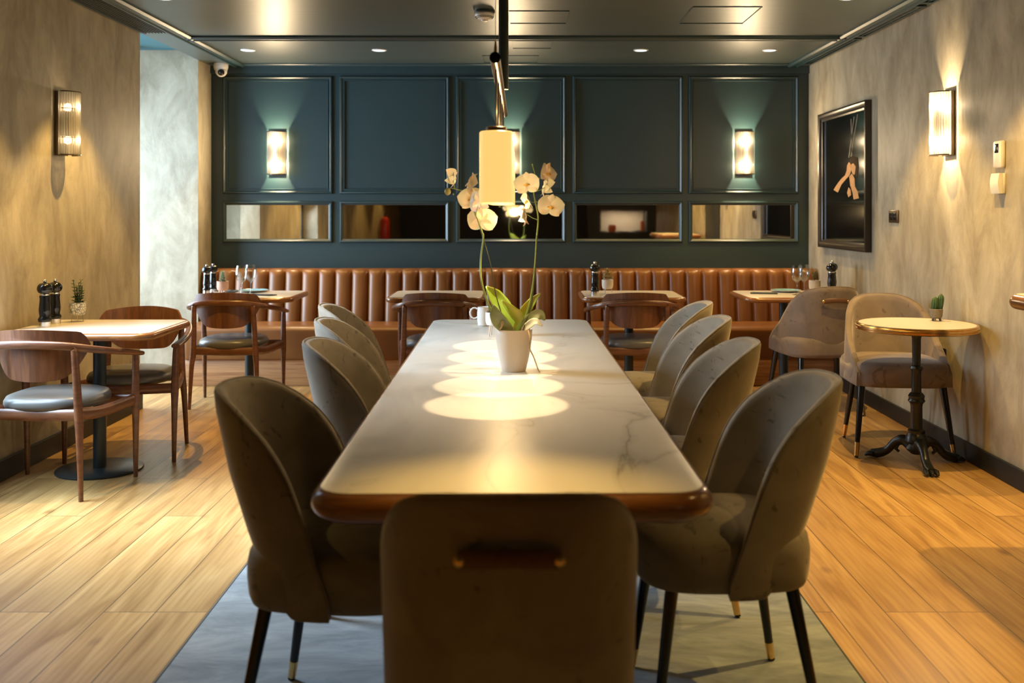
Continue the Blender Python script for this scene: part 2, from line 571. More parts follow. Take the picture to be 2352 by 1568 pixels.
def stack(bm, loops, cap0=True, cap1=True):
    rings = [[bm.verts.new(p) for p in L] for L in loops]
    n = len(rings[0])
    for a, b_ in zip(rings, rings[1:]):
        for k in range(n):
            bm.faces.new((a[k], a[(k + 1) % n], b_[(k + 1) % n], b_[k]))
    if cap0: bm.faces.new(rings[0][::-1])
    if cap1: bm.faces.new(rings[-1])
    return bm


def superl(hx, hyf, hyb, n, z, cx=0, cy=0, seg=48, k=1.0):
    """superellipse loop, separate front and back depth"""
    L = []
    for i in range(seg):
        a = 2 * PI * i / seg
        c, s = math.cos(a), math.sin(a)
        x = math.copysign(abs(c) ** (2 / n), c) * hx * k
        y = math.copysign(abs(s) ** (2 / n), s) * (hyf if s > 0 else hyb) * k
        L.append((cx + x, cy + y, z))
    return L


def interp(tab, x):
    if x <= tab[0][0]: return tab[0][1]
    for (a, va), (b_, vb) in zip(tab, tab[1:]):
        if x <= b_:
            t = (x - a) / (b_ - a)
            return va + (vb - va) * t
    return tab[-1][1]


# ---------------------------------------------------------------- room shell
struct(build('floor', box(BM(), -4.6, 2.75, -5.2, 9.0, -0.1, 0.0), OAK, smooth=False))

# main ceiling with its mouldings
cei = struct(build('ceiling', box(BM(), XL - 0.0, XR + 0.2, -5.2, YB + 0.2, ZC, ZC + 0.2), CEIL, smooth=False))
bm = BM()


def prof_run(bm, p0, p1, n, prof):
    """moulding: profile given as (offset across, drop from the ceiling)"""
    p0, p1, n = Vector(p0), Vector(p1), Vector(n)
    A = [bm.verts.new(p0 + n * a - Vector((0, 0, d))) for a, d in prof]
    B = [bm.verts.new(p1 + n * a - Vector((0, 0, d))) for a, d in prof]
    for i in range(len(prof) - 1):
        bm.faces.new((A[i], A[i + 1], B[i + 1], B[i]))
    bm.faces.new(A); bm.faces.new(B[::-1])


MP = [(-0.055, -0.001), (-0.055, 0.012), (-0.040, 0.024), (-0.026, 0.024), (-0.022, 0.012), (0.022, 0.012), (0.026, 0.024), (0.040, 0.024), (0.055, 0.012), (0.055, -0.001)]
for yy in (7.29, 2.6, -1.6):
    prof_run(bm, (-2.43, yy, ZC), (2.36, yy, ZC), (0, 1, 0), MP)
prof_run(bm, (-2.43, -5, ZC), (-2.43, 8.66, ZC), (1, 0, 0), MP)
prof_run(bm, (2.36, -5, ZC), (2.36, 8.66, ZC), (1, 0, 0), MP)
prof_run(bm, (-2.43, 8.62, ZC), (2.36, 8.62, ZC), (0, 1, 0), [(a * 0.7, d * 0.6) for a, d in MP])
build('moulding', bm, TEAL, cei, smooth=False)
# access hatches: thin raised outlines
bm = BM()
for (x0, x1, y0, y1) in ((-0.07, 0.31, 6.33, 6.75), (-0.06, 0.24, 7.45, 7.78), (1.07, 1.50, 6.20, 6.75), (-0.31, 0.15, 8.14, 8.52)):
    t = 0.004
    box(bm, x0, x1, y0, y0 + t, ZC - 0.005, ZC + 0.01); box(bm, x0, x1, y1 - t, y1, ZC - 0.005, ZC + 0.01)
    box(bm, x0, x0 + t, y0, y1, ZC - 0.005, ZC + 0.01); box(bm, x1 - t, x1, y0, y1, ZC - 0.005, ZC + 0.01)
build('access_hatch', bm, TEAL, cei, smooth=False)

struct(build('ceiling', box(BM(), -4.6, XL, -5.2, YB + 0.2, 2.75, 2.95), BAYCEIL, smooth=False))


def wall_box(name, x0, x1, y0, y1, mat=PLASTER, z0=0, z1=2.95):
    return struct(build(name, box(BM(), x0, x1, y0, y1, z0, z1), mat, smooth=False))


wall_box('wall_left', XL - 0.2, XL, 5.15, 7.11)
wall_box('wall_left', XL - 0.2, XL, -5.0, 4.15)
wall_box('wall_bay', -4.3, XL, 8.39, YB)
wall_box('wall_right', XR, XR + 0.2, -5.0, YB + 0.2, z1=2.68)
wb = wall_box('wall_back', -4.4, XR + 0.2, YB, YB + 0.2, TEAL)
# dark door panel in the right wall, out of frame but seen in the mirror
struct(build('door_1', box(BM(), XR - 0.02, XR + 0.01, 3.95, 4.85, 0, 2.2, 0.004), DARKWALL, smooth=False))
# rear wall
struct(build('wall_rear', box(BM(), -4.4, 2.72, -5.2, -5.0, 0, 2.95), DARKWALL, smooth=False))
# outer wall of the side passage, with two windows
XO = -4.3


def win(name, y0, y1, z0, z1, XO=XO):
    w = struct(build(name, box(BM(), XO - 0.12, XO - 0.11, y0, y1, z0, z1), PANE, smooth=False))
    bm = BM()
    for (a, b_, c, d) in ((y0, y1, z0, z0 + 0.06), (y0, y1, z1 - 0.06, z1), (y0, y0 + 0.06, z0, z1), (y1 - 0.06, y1, z0, z1),
                          ((y0 + y1) / 2 - 0.03, (y0 + y1) / 2 + 0.03, z0, z1)):
        box(bm, XO - 0.16, XO - 0.06, a, b_, c, d)
    build('window_frame', bm, DARKMETAL, w, smooth=False)


win('window_2', 4.15, 5.15, 0.35, 2.6, -2.83)
for z0, z1 in ((0, 0.35), (2.6, 2.95)):
    wall_box('wall_left', XL - 0.2, XL, 4.15, 5.15, z0=z0, z1=z1)
win('window_3', 6.1, 8.3, 0.45, 2.4)
struct(build('wall_passage', box(BM(), XO - 0.2, XL - 0.2, 5.15, 5.2, 0, 2.95), PLASTER, smooth=False))
for (y0, y1, z0, z1) in ((5.2, 6.1, 0, 2.95), (8.3, 8.95, 0, 2.95), (6.1, 8.3, 0, 0.45), (6.1, 8.3, 2.4, 2.95)):
    struct(build('wall_passage', box(BM(), XO - 0.2, XO, y0, y1, z0, z1), PLASTER, smooth=False))

# skirting
struct(build('baseboard_left', box(BM(), XL, XL + 0.018, 5.15, 7.12, 0, 0.11, 0.003), SKIRT, smooth=False))
struct(build('baseboard_bay', box(BM(), -4.3, XL - 0.001, 8.372, 8.39, 0, 0.10, 0.003), SKIRT, smooth=False))
struct(build('baseboard_right', box(BM(), XR - 0.018, XR, -5.0, 8.0, 0, 0.105, 0.003), SKIRT, smooth=False))

# panelling on the back wall
K = YB / F


def PX(x): return (x - 1195) * K
def PZ(y): return 1.4 - (y - 485) * K


def frame_sweep(bm, x0, x1, z0, z1, prof, yb=YB):
    """picture-frame moulding: prof = (inset from outer edge, height off the wall)"""
    rings = []
    for ins, h in prof:
        rings.append([bm.verts.new((x0 + ins, yb - h, z0 + ins)), bm.verts.new((x1 - ins, yb - h, z0 + ins)),
                      bm.verts.new((x1 - ins, yb - h, z1 - ins)), bm.verts.new((x0 + ins, yb - h, z1 - ins))])
    for a, b_ in zip(rings, rings[1:]):
        for k in range(4):
            bm.faces.new((a[k], a[(k + 1) % 4], b_[(k + 1) % 4], b_[k]))


PCX = [638, 906.5, 1173.5, 1441.5, 1707.5]
UP = [(0, -0.001), (0, 0.012), (0.006, 0.022), (0.014, 0.025), (0.022, 0.018), (0.026, 0.012), (0.034, 0.012), (0.037, 0.017), (0.042, 0.017), (0.046, 0.004), (0.046, -0.001)]
LOW = [(0, -0.001), (0, 0.012), (0.006, 0.022), (0.014, 0.025), (0.022, 0.018), (0.030, 0.014), (0.034, 0.006), (0.034, -0.001)]
for i, cx in enumerate(PCX):
    bm = BM()
    frame_sweep(bm, PX(cx - 126), PX(cx + 126), PZ(445), PZ(175), UP)
    build('panel_moulding', bm, TEAL, wb, smooth=True, ang=30)
    bm = BM()
    frame_sweep(bm, PX(cx - 126), PX(cx + 126), PZ(557), PZ(462), LOW)
    build('mirror_moulding', bm, TEAL, wb, smooth=True, ang=30)
bm = BM()
box(bm, -2.70, 2.52, YB - 0.03, YB, 2.60, ZC)
build('cornice', bm, TEAL, wb, smooth=False)
mlab = ['long wall mirror below the wall lamp nearest the pale daylit recess',
        'long wall mirror reflecting a red fire extinguisher, below a lampless wall panel',
        'long wall mirror half hidden behind the white orchid flowers',
        'long wall mirror above the pepper mill table with one mill, reflecting orange pots',
        'long wall mirror below the wall lamp nearest the framed picture']
for cx, lb in zip(PCX, mlab):
    bm = BM()
    box(bm, PX(cx - 118), PX(cx + 118), YB - 0.006, YB - 0.001, PZ(549), PZ(470), 0.002, 1)
    tag(build('wall_mirror', bm, MIRROR, smooth=False), lb, 'mirror', 'mirror strips set in the panelled wall')


# ---------------------------------------------------------------- ceiling fittings
def downlight(x, y, label):
    t = thing('downlight', label, 'ceiling light', (x, y, ZC), 0, 'recessed ceiling downlights')
    build('trim_ring', lathe(BM(), [(0.046, 0.002), (0.058, 0.0), (0.058, -0.004), (0.046, -0.006)], seg=28, cap=False), WHITE, t)
    build('lens', lathe(BM(), [(0.0, -0.004), (0.046, -0.004)], seg=28, cap=False), DOWNL, t)
    return t


dl = ['ceiling downlight closest to the white dome camera', 'small ceiling downlight above the second wall panel, between camera and pendant lamp',
      'small ceiling downlight above the fourth wall panel, beside the pendant stem', 'ceiling downlight above the wall panel nearest the picture wall',
      'ceiling downlight cut by the frame top, near the ribbed air vent', 'ceiling downlight cut by the frame top, near the picture wall',
      'ceiling downlight above the left wall tables, outside the frame', 'ceiling downlight above the bistro table, outside the frame',
      'ceiling downlight above the wooden floor beside the rug, outside the frame', 'ceiling downlight above the high table, outside the frame',
      'ceiling downlight near the passage opening, outside the frame', 'ceiling downlight above the wooden floor past the high table, outside the frame',
      'added ceiling downlight above the camera position brightening the near chair, outside the frame', 'added ceiling downlight near the fire extinguisher lighting the mirrored wall, outside the frame',
      'added ceiling downlight near the back bar lighting the mirrored room, outside the frame']
for (x, y), lb in zip(DOWN, dl):
    downlight(x, y, lb)

# linear air vents
t = thing('air_vent', 'long dark ribbed ceiling air vent along the wall with one wall lamp', 'air vent', (-2.58, 4.55, ZC))
bm = BM()
for k in range(7):
    box(bm, -0.075 + k * 0.022, -0.067 + k * 0.022, -2.55, 2.55, -0.007, 0.002)
build('slats', bm, SKIRT, t, smooth=False)
build('vent_frame', box(box(BM(), -0.105, -0.085, -2.58, 2.58, -0.009, 0.0), 0.085, 0.105, -2.58, 2.58, -0.009, 0.0), TEAL, t, smooth=False)
build('vent_back', box(BM(), -0.085, 0.085, -2.55, 2.55, -0.002, 0.001), BLACK, t, smooth=False)
for (y0, y1, lb) in ((7.32, 8.55, 'short dark slotted ceiling vent above the picture, near the back wall'),
                     (6.15, 7.22, 'dark slotted ceiling vent above the framed picture, in front of the cross moulding'),
                     (3.2, 6.05, 'dark slotted ceiling vent cut by the frame top above the plaster wall')):
    t = thing('air_vent', lb, 'air vent', (2.455, (y0 + y1) / 2, ZC))
    h = (y1 - y0) / 2
    build('vent_back', box(BM(), -0.03, 0.03, -h, h, -0.003, 0.001), BLACK, t, smooth=False)
    bm = BM()
    box(bm, -0.042, -0.028, -h, h, -0.010, 0); box(bm, 0.028, 0.042, -h, h, -0.010, 0)
    box(bm, -0.028, 0.028, -h, -h + 0.014, -0.010, 0); box(bm, -0.028, 0.028, h - 0.014, h, -0.010, 0); box(bm, -0.003, 0.003, -h, h, -0.008, 0)
    build('vent_frame', bm, TEAL, t, smooth=False)

# smoke detector
t = thing('smoke_detector', 'white round smoke detector on the dark ceiling beside the pendant cable', 'smoke detector', (-0.226, 6.33, ZC))
build('mount', lathe(BM(), [(0.066, 0.0), (0.066, -0.012), (0.060, -0.018)], seg=28), DARKMETAL, t)
build('housing', lathe(BM(), [(0.058, -0.016), (0.062, -0.024), (0.060, -0.034), (0.046, -0.050), (0.022, -0.058), (0.020, -0.066), (0.010, -0.070)], seg=28), WHITE, t)
bm = BM()
for z, r in ((-0.040, 0.0575), (-0.047, 0.051)):
    lathe(bm, [(r - 0.003, z + 0.0012), (r + 0.0012, z + 0.0012), (r + 0.0012, z - 0.0012), (r - 0.003, z - 0.0012)], seg=28, cap=False)
build('vent_slots', bm, BLACK, t)


def camera_dome(loc, label):
    t = thing('security_camera', label, 'security camera', loc)
    build('housing', lathe(BM(), [(0.060, 0.0), (0.061, -0.03), (0.054, -0.055), (0.052, -0.058)], seg=28), WHITE, t)
    bm = BM()
    bmesh.ops.create_uvsphere(bm, u_segments=24, v_segments=14, radius=0.050)
    for v in bm.verts: v.co += Vector((0.004, -0.006, -0.065))
    build('ball', bm, WHITE, t)
    bm = BM()
    bmesh.ops.create_uvsphere(bm, u_segments=20, v_segments=12, radius=0.030)
    for v in bm.verts: v.co += Vector((0.012, -0.036, -0.078))
    build('lens', bm, BLACK, t)


camera_dome((-2.57, 8.60, ZC), 'white dome security camera in the ceiling corner of the dark panelled wall')
camera_dome((-3.20, 8.20, 2.75), 'small white device on the teal ceiling of the daylit recess')


# ---------------------------------------------------------------- sconces
def make_sconce(label, loc, rz, bulb=None):
    """half-round sconce of glass rods; local -y points off the wall"""
    t = thing('wall_sconce', label, 'wall lamp', loc, rz, 'glass rod wall lamps')
    H, R = 0.373, 0.081
    bm = BM()
    box(bm, -0.060, 0.060, -0.030, -0.0005, -H / 2, H / 2, 0.004)
    build('back_plate', bm, BRONZE, t)

    def half_ring(bm, z, h, r0, r1):
        pts = []
        n = 20
        out_, inn = [], []
        for k in range(n + 1):
            a = PI + PI * k / n
            out_.append((r1 * math.cos(a), -0.045 + r1 * 0.98 * math.sin(a)))
            inn.append((r0 * math.cos(a), -0.045 + r0 * 0.98 * math.sin(a)))
        L = out_ + inn[::-1]
        stack(bm, [[(x, y, z) for x, y in L], [(x, y, z + h) for x, y in L]])
        return bm
    for z in (-H / 2, H / 2 - 0.006):
        build('end_ring', half_ring(BM(), z, 0.006, R - 0.016, R + 0.002), BRONZE, t)
    for z in (0.085, -0.085):
        build('inner_ring', half_ring(BM(), z, 0.003, R - 0.022, R - 0.012), BRONZE, t)
    bm = BM()
    for k in range(16):
        a = PI + PI * (k + 0.5) / 16
        lathe(bm, [(0.0066, -H / 2 + 0.004), (0.0066, H / 2 - 0.004)], c=((R - 0.008) * math.cos(a), -0.045 + (R - 0.008) * 0.98 * math.sin(a), 0), seg=8)
    for sx in (-1, 1):
        lathe(bm, [(0.0066, -H / 2 + 0.004), (0.0066, H / 2 - 0.004)], c=(sx * (R - 0.008), -0.036, 0), seg=8)
    build('glass_rods', bm, CRYSTAL, t)
    for z in (0.095, -0.095):
        bm = BM()
        bmesh.ops.create_uvsphere(bm, u_segments=14, v_segments=10, radius=0.021)
        for v in bm.verts: v.co = Vector((v.co.x * 1.3, v.co.y - 0.052, v.co.z * 1.2 + z))
        build('bulb', bm, bulb or BULB, t)
    bm = BM()
    lathe(bm, [(0.012, -0.075), (0.012, 0.075)], c=(0, -0.05, 0), seg=12)
    build('bulb_holder', bm, BLACK, t)
    return t


SC = 1.905
sl = [('wall lamp of glass rods on the panel beside the daylit recess', (PX(638), YB, SC), 0, 60.0),
      ('wall lamp of glass rods mostly hidden behind the hanging cream shade', (PX(1173), YB, SC), 0, 50.0),
      ('wall lamp of glass rods on the dark panel nearest the picture wall', (PX(1708), YB, SC), 0, 50.0),
      ('dark wall lamp of glass rods on warm plaster above the two mills', (XL, 5.86, 1.912), PI / 2, 1.2),
      ('brightly lit wall lamp of glass rods on plaster beside the thermostat', (XR, 5.86, 1.912), -PI / 2, 40)]
for lb, loc, rz, pw in sl:
    s = make_sconce(lb, loc, rz, BULB_DIM if pw < 2 else None)
    Mx = Matrix.Translation(loc) @ Matrix.Rotation(rz, 4, 'Z')
    for z in (0.095, -0.095):
        light('POINT', 'sconce_bulb_light', Mx @ Vector((0, -0.115, z)), pw, (1.0, 0.74, 0.44), shadow_soft_size=0.012)


# ---------------------------------------------------------------- wall items on the right
def wplane_Y(x, X=XR): return X * F / (x - 1195)


# framed picture (depth .045) on the right wall
py0, py1, pz0, pz1 = 7.18, 8.335, 1.105, 2.200
t = thing('framed_picture', 'large black framed dark photo print of hands over a face', 'picture', (XR, (py0 + py1) / 2, (pz0 + pz1) / 2), -PI / 2)
# local: x along -Y world..., use local x = -(Y), y off wall = -; rotation -90: local -y -> -X world
W2, H2 = (py1 - py0) / 2, (pz1 - pz0) / 2
bm = BM()
fp = [(0, 0.0), (0, 0.045), (0.012, 0.048), (0.030, 0.040), (0.042, 0.040), (0.050, 0.028), (0.062, 0.022), (0.062, 0.004)]
frame_sweep(bm, -W2, W2, -H2, H2, fp, yb=0)
build('frame', bm, FRAME, t, smooth=True, ang=25)
build('print', box(BM(), -W2 + 0.058, W2 - 0.058, -0.014, -0.002, -H2 + 0.058, H2 - 0.058), PRINT, t, smooth=False)


def pic(pxs, XX=2.49):
    """frame pixel -> local point of the print"""
    out_ = []
    for x, y in pxs:
        Y = XX * F / (x - 1195)
        Z = 1.4 - (y - 485) * Y / F
        out_.append((-(Y - (py0 + py1) / 2), Z - (pz0 + pz1) / 2))
    return out_


def flatshape(name, polys, mat, d=0.0148):
    bm = BM()
    for P in polys:
        L = pic(P)
        vs = [bm.verts.new((x, -d, z)) for x, z in L]
        vb = [bm.verts.new((x, -0.0138, z)) for x, z in L]
        bm.faces.new(vs)
        for k in range(len(L)):
            bm.faces.new((vs[k], vs[(k + 1) % len(L)], vb[(k + 1) % len(L)], vb[k]))
    build(name, bm, mat, t, smooth=False)


flatshape('printed_arms', [[(1910, 436), (1915, 428), (1921, 419), (1929, 409), (1936, 403), (1940, 392), (1941, 380), (1945, 372), (1949, 376), (1951, 390), (1947, 402), (1938, 412), (1928, 424), (1920, 442)],
                           [(1946, 405), (1952, 398), (1958, 410), (1959, 428), (1965, 440), (1968, 455), (1956, 458), (1953, 440), (1948, 425)],
                           [(1944, 430), (1949, 436), (1950, 448), (1944, 453), (1941, 443)]], SKIN)
flatshape('printed_face', [[(1950, 378), (1956, 374), (1962, 380), (1962, 394), (1957, 402), (1952, 396)]], SKIN, 0.0152)
flatshape('printed_hair', [[(1948, 366), (1956, 358), (1966, 362), (1968, 384), (1964, 408), (1959, 398), (1961, 382), (1955, 374), (1950, 378)]], HAIR, 0.0156)
flatshape('light_streaks', [[(1944, 362), (1946, 362), (1958, 268), (1956, 268)], [(1949, 360), (1951, 360), (1966, 262), (1964, 262)],
                            [(1952, 358), (1953, 358), (1951, 272), (1949, 274)]], STREAK, 0.0150)

# switch
t = thing('light_switch', 'dark bronze double light switch on plaster beside the picture', 'switch', (XR, 6.74, 1.365), -PI / 2)
build('cover_plate', box(BM(), -0.082, 0.082, -0.012, -0.0005, -0.043, 0.043, 0.005), BRONZE, t)
for x in (-0.033, 0.033):
    build('rocker', box(BM(), x - 0.024, x + 0.024, -0.016, -0.010, -0.024, 0.024, 0.003), BLACK, t)
# low socket
t = thing('wall_socket', 'small black wall socket low behind the pale velvet tub chair', 'socket', (XR, 5.98, 0.545), -PI / 2)
build('cover_plate', box(BM(), -0.06, 0.06, -0.012, -0.0005, -0.042, 0.042, 0.004), BLACK, t)
# thermostat
t = thing('thermostat', 'white wall thermostat with a small dark display', 'thermostat', (XR, 5.24, 1.697), -PI / 2)
build('housing', box(BM(), -0.045, 0.045, -0.028, -0.0005, -0.071, 0.071, 0.0092), WHITE, t)
build('display', box(BM(), -0.022, 0.022, -0.0295, -0.026, 0.008, 0.056, 0.002), BLACK, t)
t = thing('sensor_box', 'white curved-front sensor box below the thermostat', 'sensor', (XR, 5.24, 1.545), -PI / 2)
build('base_plate', box(BM(), -0.045, 0.045, -0.018, -0.0005, -0.053, 0.053, 0.004), WHITE, t)
bm = BM()
L0, L1 = [], []
for k in range(13):
    z = -0.053 + 0.106 * k / 12
    d = 0.030 + 0.012 * math.cos((z / 0.053) * 1.2)
    L0.append((0.045, -d, z)); L1.append((-0.045, -d, z))
L0 += [(0.045, -0.018, 0.053), (0.045, -0.018, -0.053)]; L1 += [(-0.045, -0.018, 0.053), (-0.045, -0.018, -0.053)]
stack(bm, [L0, L1])
build('curved_cover', bm, WHITE, t)


# ---------------------------------------------------------------- tables
def top_with_rim(t, w, d, z, th, rr, inset, topmat, rimmat, cx=0, cy=0):
    seg = 8
    e = th / 2

    def L(off, zz, r=None):
        rad = max(0.004, (rr if r is None else r) - off)
        return [(x, y, zz) for x, y in rrect(w - 2 * off, d - 2 * off, rad, seg, cx, cy)]
    bm = BM()
    prof = [(inset, z - th), (e, z - th)]
    for k in range(1, 8):
        a = -PI / 2 + PI * k / 8
        prof.append((e - e * math.cos(a), z - e + e * math.sin(a)))
    prof += [(e, z), (inset, z)]
    stack(bm, [L(o_, zz) for o_, zz in prof], cap0=True, cap1=False)
    build('edge_band', bm, rimmat, t)
    bm = BM()
    stack(bm, [L(inset - 0.001, z - 0.01), L(inset - 0.001, z + 0.0008), L(inset + 0.002, z + 0.0015)])
    build('tabletop', bm, topmat, t, ang=60)


# the long marble table
TA = 0.0114
tl = Vector((-0.038, 3.965, 0))
LT, WT = 3.575, 0.912
mt = thing('dining_table', 'long white marble dining table with brown wooden rim, holding the orchid', 'table', tl, TA)
top_with_rim(mt, WT, LT, 0.78, 0.066, 0.10, 0.024, MARBLE, RIMWOOD)
for yy in (-1.0, 1.0):
    bm = BM()
    box(bm, -0.11, 0.11, yy - 0.11, yy + 0.11, 0.03, 0.714, 0.01)
    build('pedestal', bm, DARKMETAL, mt)
    build('base', box(BM(), -0.20, 0.20, yy - 0.30, yy + 0.30, 0.0098, 0.035, 0.0092), DARKMETAL, mt)


def wood_table(loc, w, d, label, rz=0, z=0.78, base=0.225, grp=None, bx=0, by=0):
    t = thing('cafe_table', label, 'table', loc, rz, grp)
    top_with_rim(t, w, d, z, 0.038, 0.09, 0.026, CREAM, RIMWOOD)
    build('column', lathe(BM(), [(0.034, 0.010), (0.034, z - 0.045)], c=(bx, by, 0), seg=24), DARKMETAL, t)
    build('underframe', box(BM(), bx - 0.16, bx + 0.16, by - 0.03, by + 0.03, z - 0.062, z - 0.042, 0.003), DARKMETAL, t)
    build('base', lathe(BM(), [(base, 0.0), (base, 0.0092), (base - 0.005, 0.013), (0.04, 0.015)], c=(bx, by, 0), seg=40), DARKMETAL, t)
    return t


GT = 'cream topped cafe tables with wooden rims'
wood_table((-2.27, 5.40, 0), 0.80, 0.70, 'cream cafe table against the plaster wall between two wooden armchairs', by=0.03, bx=-0.01, grp=GT)
wood_table((-2.0, 7.505, 0), 0.72, 0.67, 'cream cafe table set with two glasses and a blue plate, beside the daylit recess', by=0.15, bx=-0.07, grp=GT)
wood_table((-0.615, 7.505, 0), 0.72, 0.67, 'bare cream cafe table at the banquette, beside the orchid leaves', by=0.10, grp=GT)
wood_table((0.825, 7.505, 0), 0.76, 0.67, 'cream cafe table at the banquette holding one pepper mill and a potted plant', by=0.10, grp=GT)
wood_table((2.0, 7.505, 0), 0.76, 0.67, 'cream cafe table set with glasses, tucked by the picture wall', by=0.10, grp=GT)

# tall table at the frame edge
t = thing('high_table', 'wooden rimmed high table corner cut off by the frame beside the plaster wall', 'table', (2.165, 3.45, 0))
top_with_rim(t, 0.62, 0.84, 1.084, 0.055, 0.09, 0.026, CREAM, RIMWOOD)
build('column', lathe(BM(), [(0.045, 0.01), (0.045, 1.03)], seg=24), DARKMETAL, t)
build('base', lathe(BM(), [(0.24, 0.0), (0.24, 0.01), (0.23, 0.016), (0.05, 0.02)], seg=40), DARKMETAL, t)

# bistro table
bt = thing('bistro_table', 'round bistro table with brass rim on a black cast iron claw foot', 'table', (2.192, 5.54, 0))
R_ = 0.315
build('tabletop', lathe(BM(), [(0.0, 0.7805), (R_ - 0.010, 0.7805), (R_ - 0.008, 0.772)], seg=72), CREAM, bt)
build('brass_rim', lathe(BM(), [(R_ - 0.012, 0.745), (R_ + 0.002, 0.745), (R_ + 0.006, 0.748), (R_ + 0.006, 0.753), (R_ + 0.002, 0.756), (R_ + 0.002, 0.759), (R_ + 0.008, 0.762),
                           (R_ + 0.008, 0.769), (R_ + 0.002, 0.772), (R_ + 0.004, 0.776), (R_ + 0.002, 0.781), (R_ - 0.006, 0.782), (R_ - 0.011, 0.7805)], seg=72, cap=False), BRASS, bt)
cprof = [(0.0, 0.744), (0.044, 0.744), (0.044, 0.735), (0.030, 0.715), (0.024, 0.70), (0.022, 0.55), (0.033, 0.545), (0.036, 0.532), (0.028, 0.522), (0.025, 0.51), (0.026, 0.40), (0.034, 0.395),
         (0.044, 0.38), (0.040, 0.365), (0.046, 0.352), (0.034, 0.338), (0.031, 0.32), (0.033, 0.20), (0.046, 0.19), (0.044, 0.175), (0.058, 0.155), (0.060, 0.13), (0.045, 0.115), (0.06, 0.09), (0.03, 0.06), (0.0, 0.055)]
build('column', lathe(BM(), [(r * 1.0, z) for r, z in cprof[::-1]], seg=28), IRON, bt)
for a in (math.radians(-95), math.radians(12), math.radians(137)):
    bm = BM()
    path = [(0.02, 0.10), (0.07, 0.125), (0.12, 0.105), (0.165, 0.055), (0.215, 0.030), (0.255, 0.024)]
    pts = bez([(r, 0, z) for r, z in path], 6)
    tube(bm, pts, [0.040, 0.038, 0.036, 0.034, 0.033, 0.032, 0.031, 0.030, 0.029, 0.027, 0.026, 0.025, 0.024, 0.023, 0.022, 0.022, 0.022, 0.022, 0.022, 0.023, 0.024, 0.025, 0.026, 0.026, 0.026, 0.026, 0.026, 0.025, 0.024, 0.023, 0.022][:len(pts)], 12)
    for s in (-0.022, 0.0, 0.022):     # toes
        tube(bm, [(0.235, s, 0.024), (0.262, s * 1.15, 0.024), (0.282, s * 1.2, 0.014)], [0.014, 0.014, 0.009], 10)
    tube(bm, [(0.10, 0, 0.11), (0.118, 0, 0.07), (0.098, 0, 0.055)], [0.014, 0.012, 0.008], 10)
    bmesh.ops.rotate(bm, verts=bm.verts, cent=(0, 0, 0), matrix=Matrix.Rotation(a, 3, 'Z'))
    build('claw_foot', bm, IRON, bt)


# ---------------------------------------------------------------- velvet chairs
def shell(bm, path, edge, zb, lean, thick, nu=56, nv=16):
    """upholstered back shell. path(t)->(x,y,nx,ny) inner-facing unit normal; edge(t)->top z; lean(t,z)->extra (dx,dy)"""
    cols = []
    piping = []
    for i in range(nu + 1):
        t_ = -1 + 2 * i / nu
        x, y, nx, ny = path(t_)
        zt = edge(abs(t_))
        ring = []
        outer = []
        for k in range(nv + 1):
            z = zb(abs(t_)) + (zt - zb(abs(t_))) * k / nv
            dx, dy = lean(t_, z)
            outer.append(Vector((x + dx, y + dy, z)))
        inner = []
        for k in range(nv + 1):
            z = zb(abs(t_)) + (zt - zb(abs(t_))) * k / nv
            dx, dy = lean(t_, z)
            th = thick * (1 - 0.25 * (k / nv) ** 2)
            inner.append(Vector((x + dx + nx * th, y + dy + ny * th, z - 0.010 * (k / nv) ** 4)))
        th = thick * 0.75
        c = (outer[-1] + inner[-1]) / 2 + Vector((0, 0, 0.010))
        q = outer[-1] * 0.85 + inner[-1] * 0.15 + Vector((0, 0, 0.0065))
        r = outer[-1] * 0.15 + inner[-1] * 0.85 + Vector((0, 0, 0.0065))
        ring = outer + [q, c, r] + inner[::-1]
        cols.append([bm.verts.new(p) for p in ring])
        piping.append(q + Vector((0, 0, 0.001)))
    n = len(cols[0])
    for a, b_ in zip(cols, cols[1:]):
        for k in range(n):
            bm.faces.new((a[k], a[(k + 1) % n], b_[(k + 1) % n], b_[k]))
    bm.faces.new(cols[0][::-1]); bm.faces.new(cols[-1])
    return piping


def chair_leg(t, x0, y0, z0, x1, y1, r0=0.019, r1=0.0115, tip=0.062):
    d = Vector((x1 - x0, y1 - y0, -z0))
    zt = tip / z0
    pm = Vector((x0, y0, z0)) + d * (1 - zt)
    rm = r0 + (r1 - r0) * (1 - zt)
    g = build('leg', tube(BM(), [(x0, y0, z0), tuple(pm)], [r0, rm], 14), BLACK, t)
    e = Vector((x0, y0, z0)) + d * (1 - 0.010 / z0)
    build('leg_tip', tube(BM(), [tuple(pm), tuple(e)], [rm + 0.0006, r1], 14), BRASS, g, label='shiny brass leg tip')
    build('glide', tube(BM(), [tuple(e), (x1, y1, 0.0034)], [r1 * 0.75, r1 * 1.0], 12), BLACK, g)


def handle(t, y, z, w, slope):
    bm = BM()
    P = [(-w / 2, y(z) - 0.006, z), (-w * 0.30, y(z) - 0.020, z + 0.006), (0, y(z) - 0.026, z + 0.009), (w * 0.30, y(z) - 0.020, z + 0.006), (w / 2, y(z) - 0.006, z)]
    pts = bez(P, 6)
    L = []
    tube(bm, pts, 0.017, 10, sx=0.25, sy=0.95)
    g = build('handle_strap', bm, STRAP, t)
    for s in (-1, 1):
        bm = BM()
        lathe(bm, [(0.010, 0), (0.010, 0.010), (0.006, 0.014), (0.0, 0.015)], seg=14, M=Matrix.Rotation(PI / 2, 4, 'X'), c=(s * w / 2, y(z) + 0.0, z))
        build('stud', bm, BRASS, g)


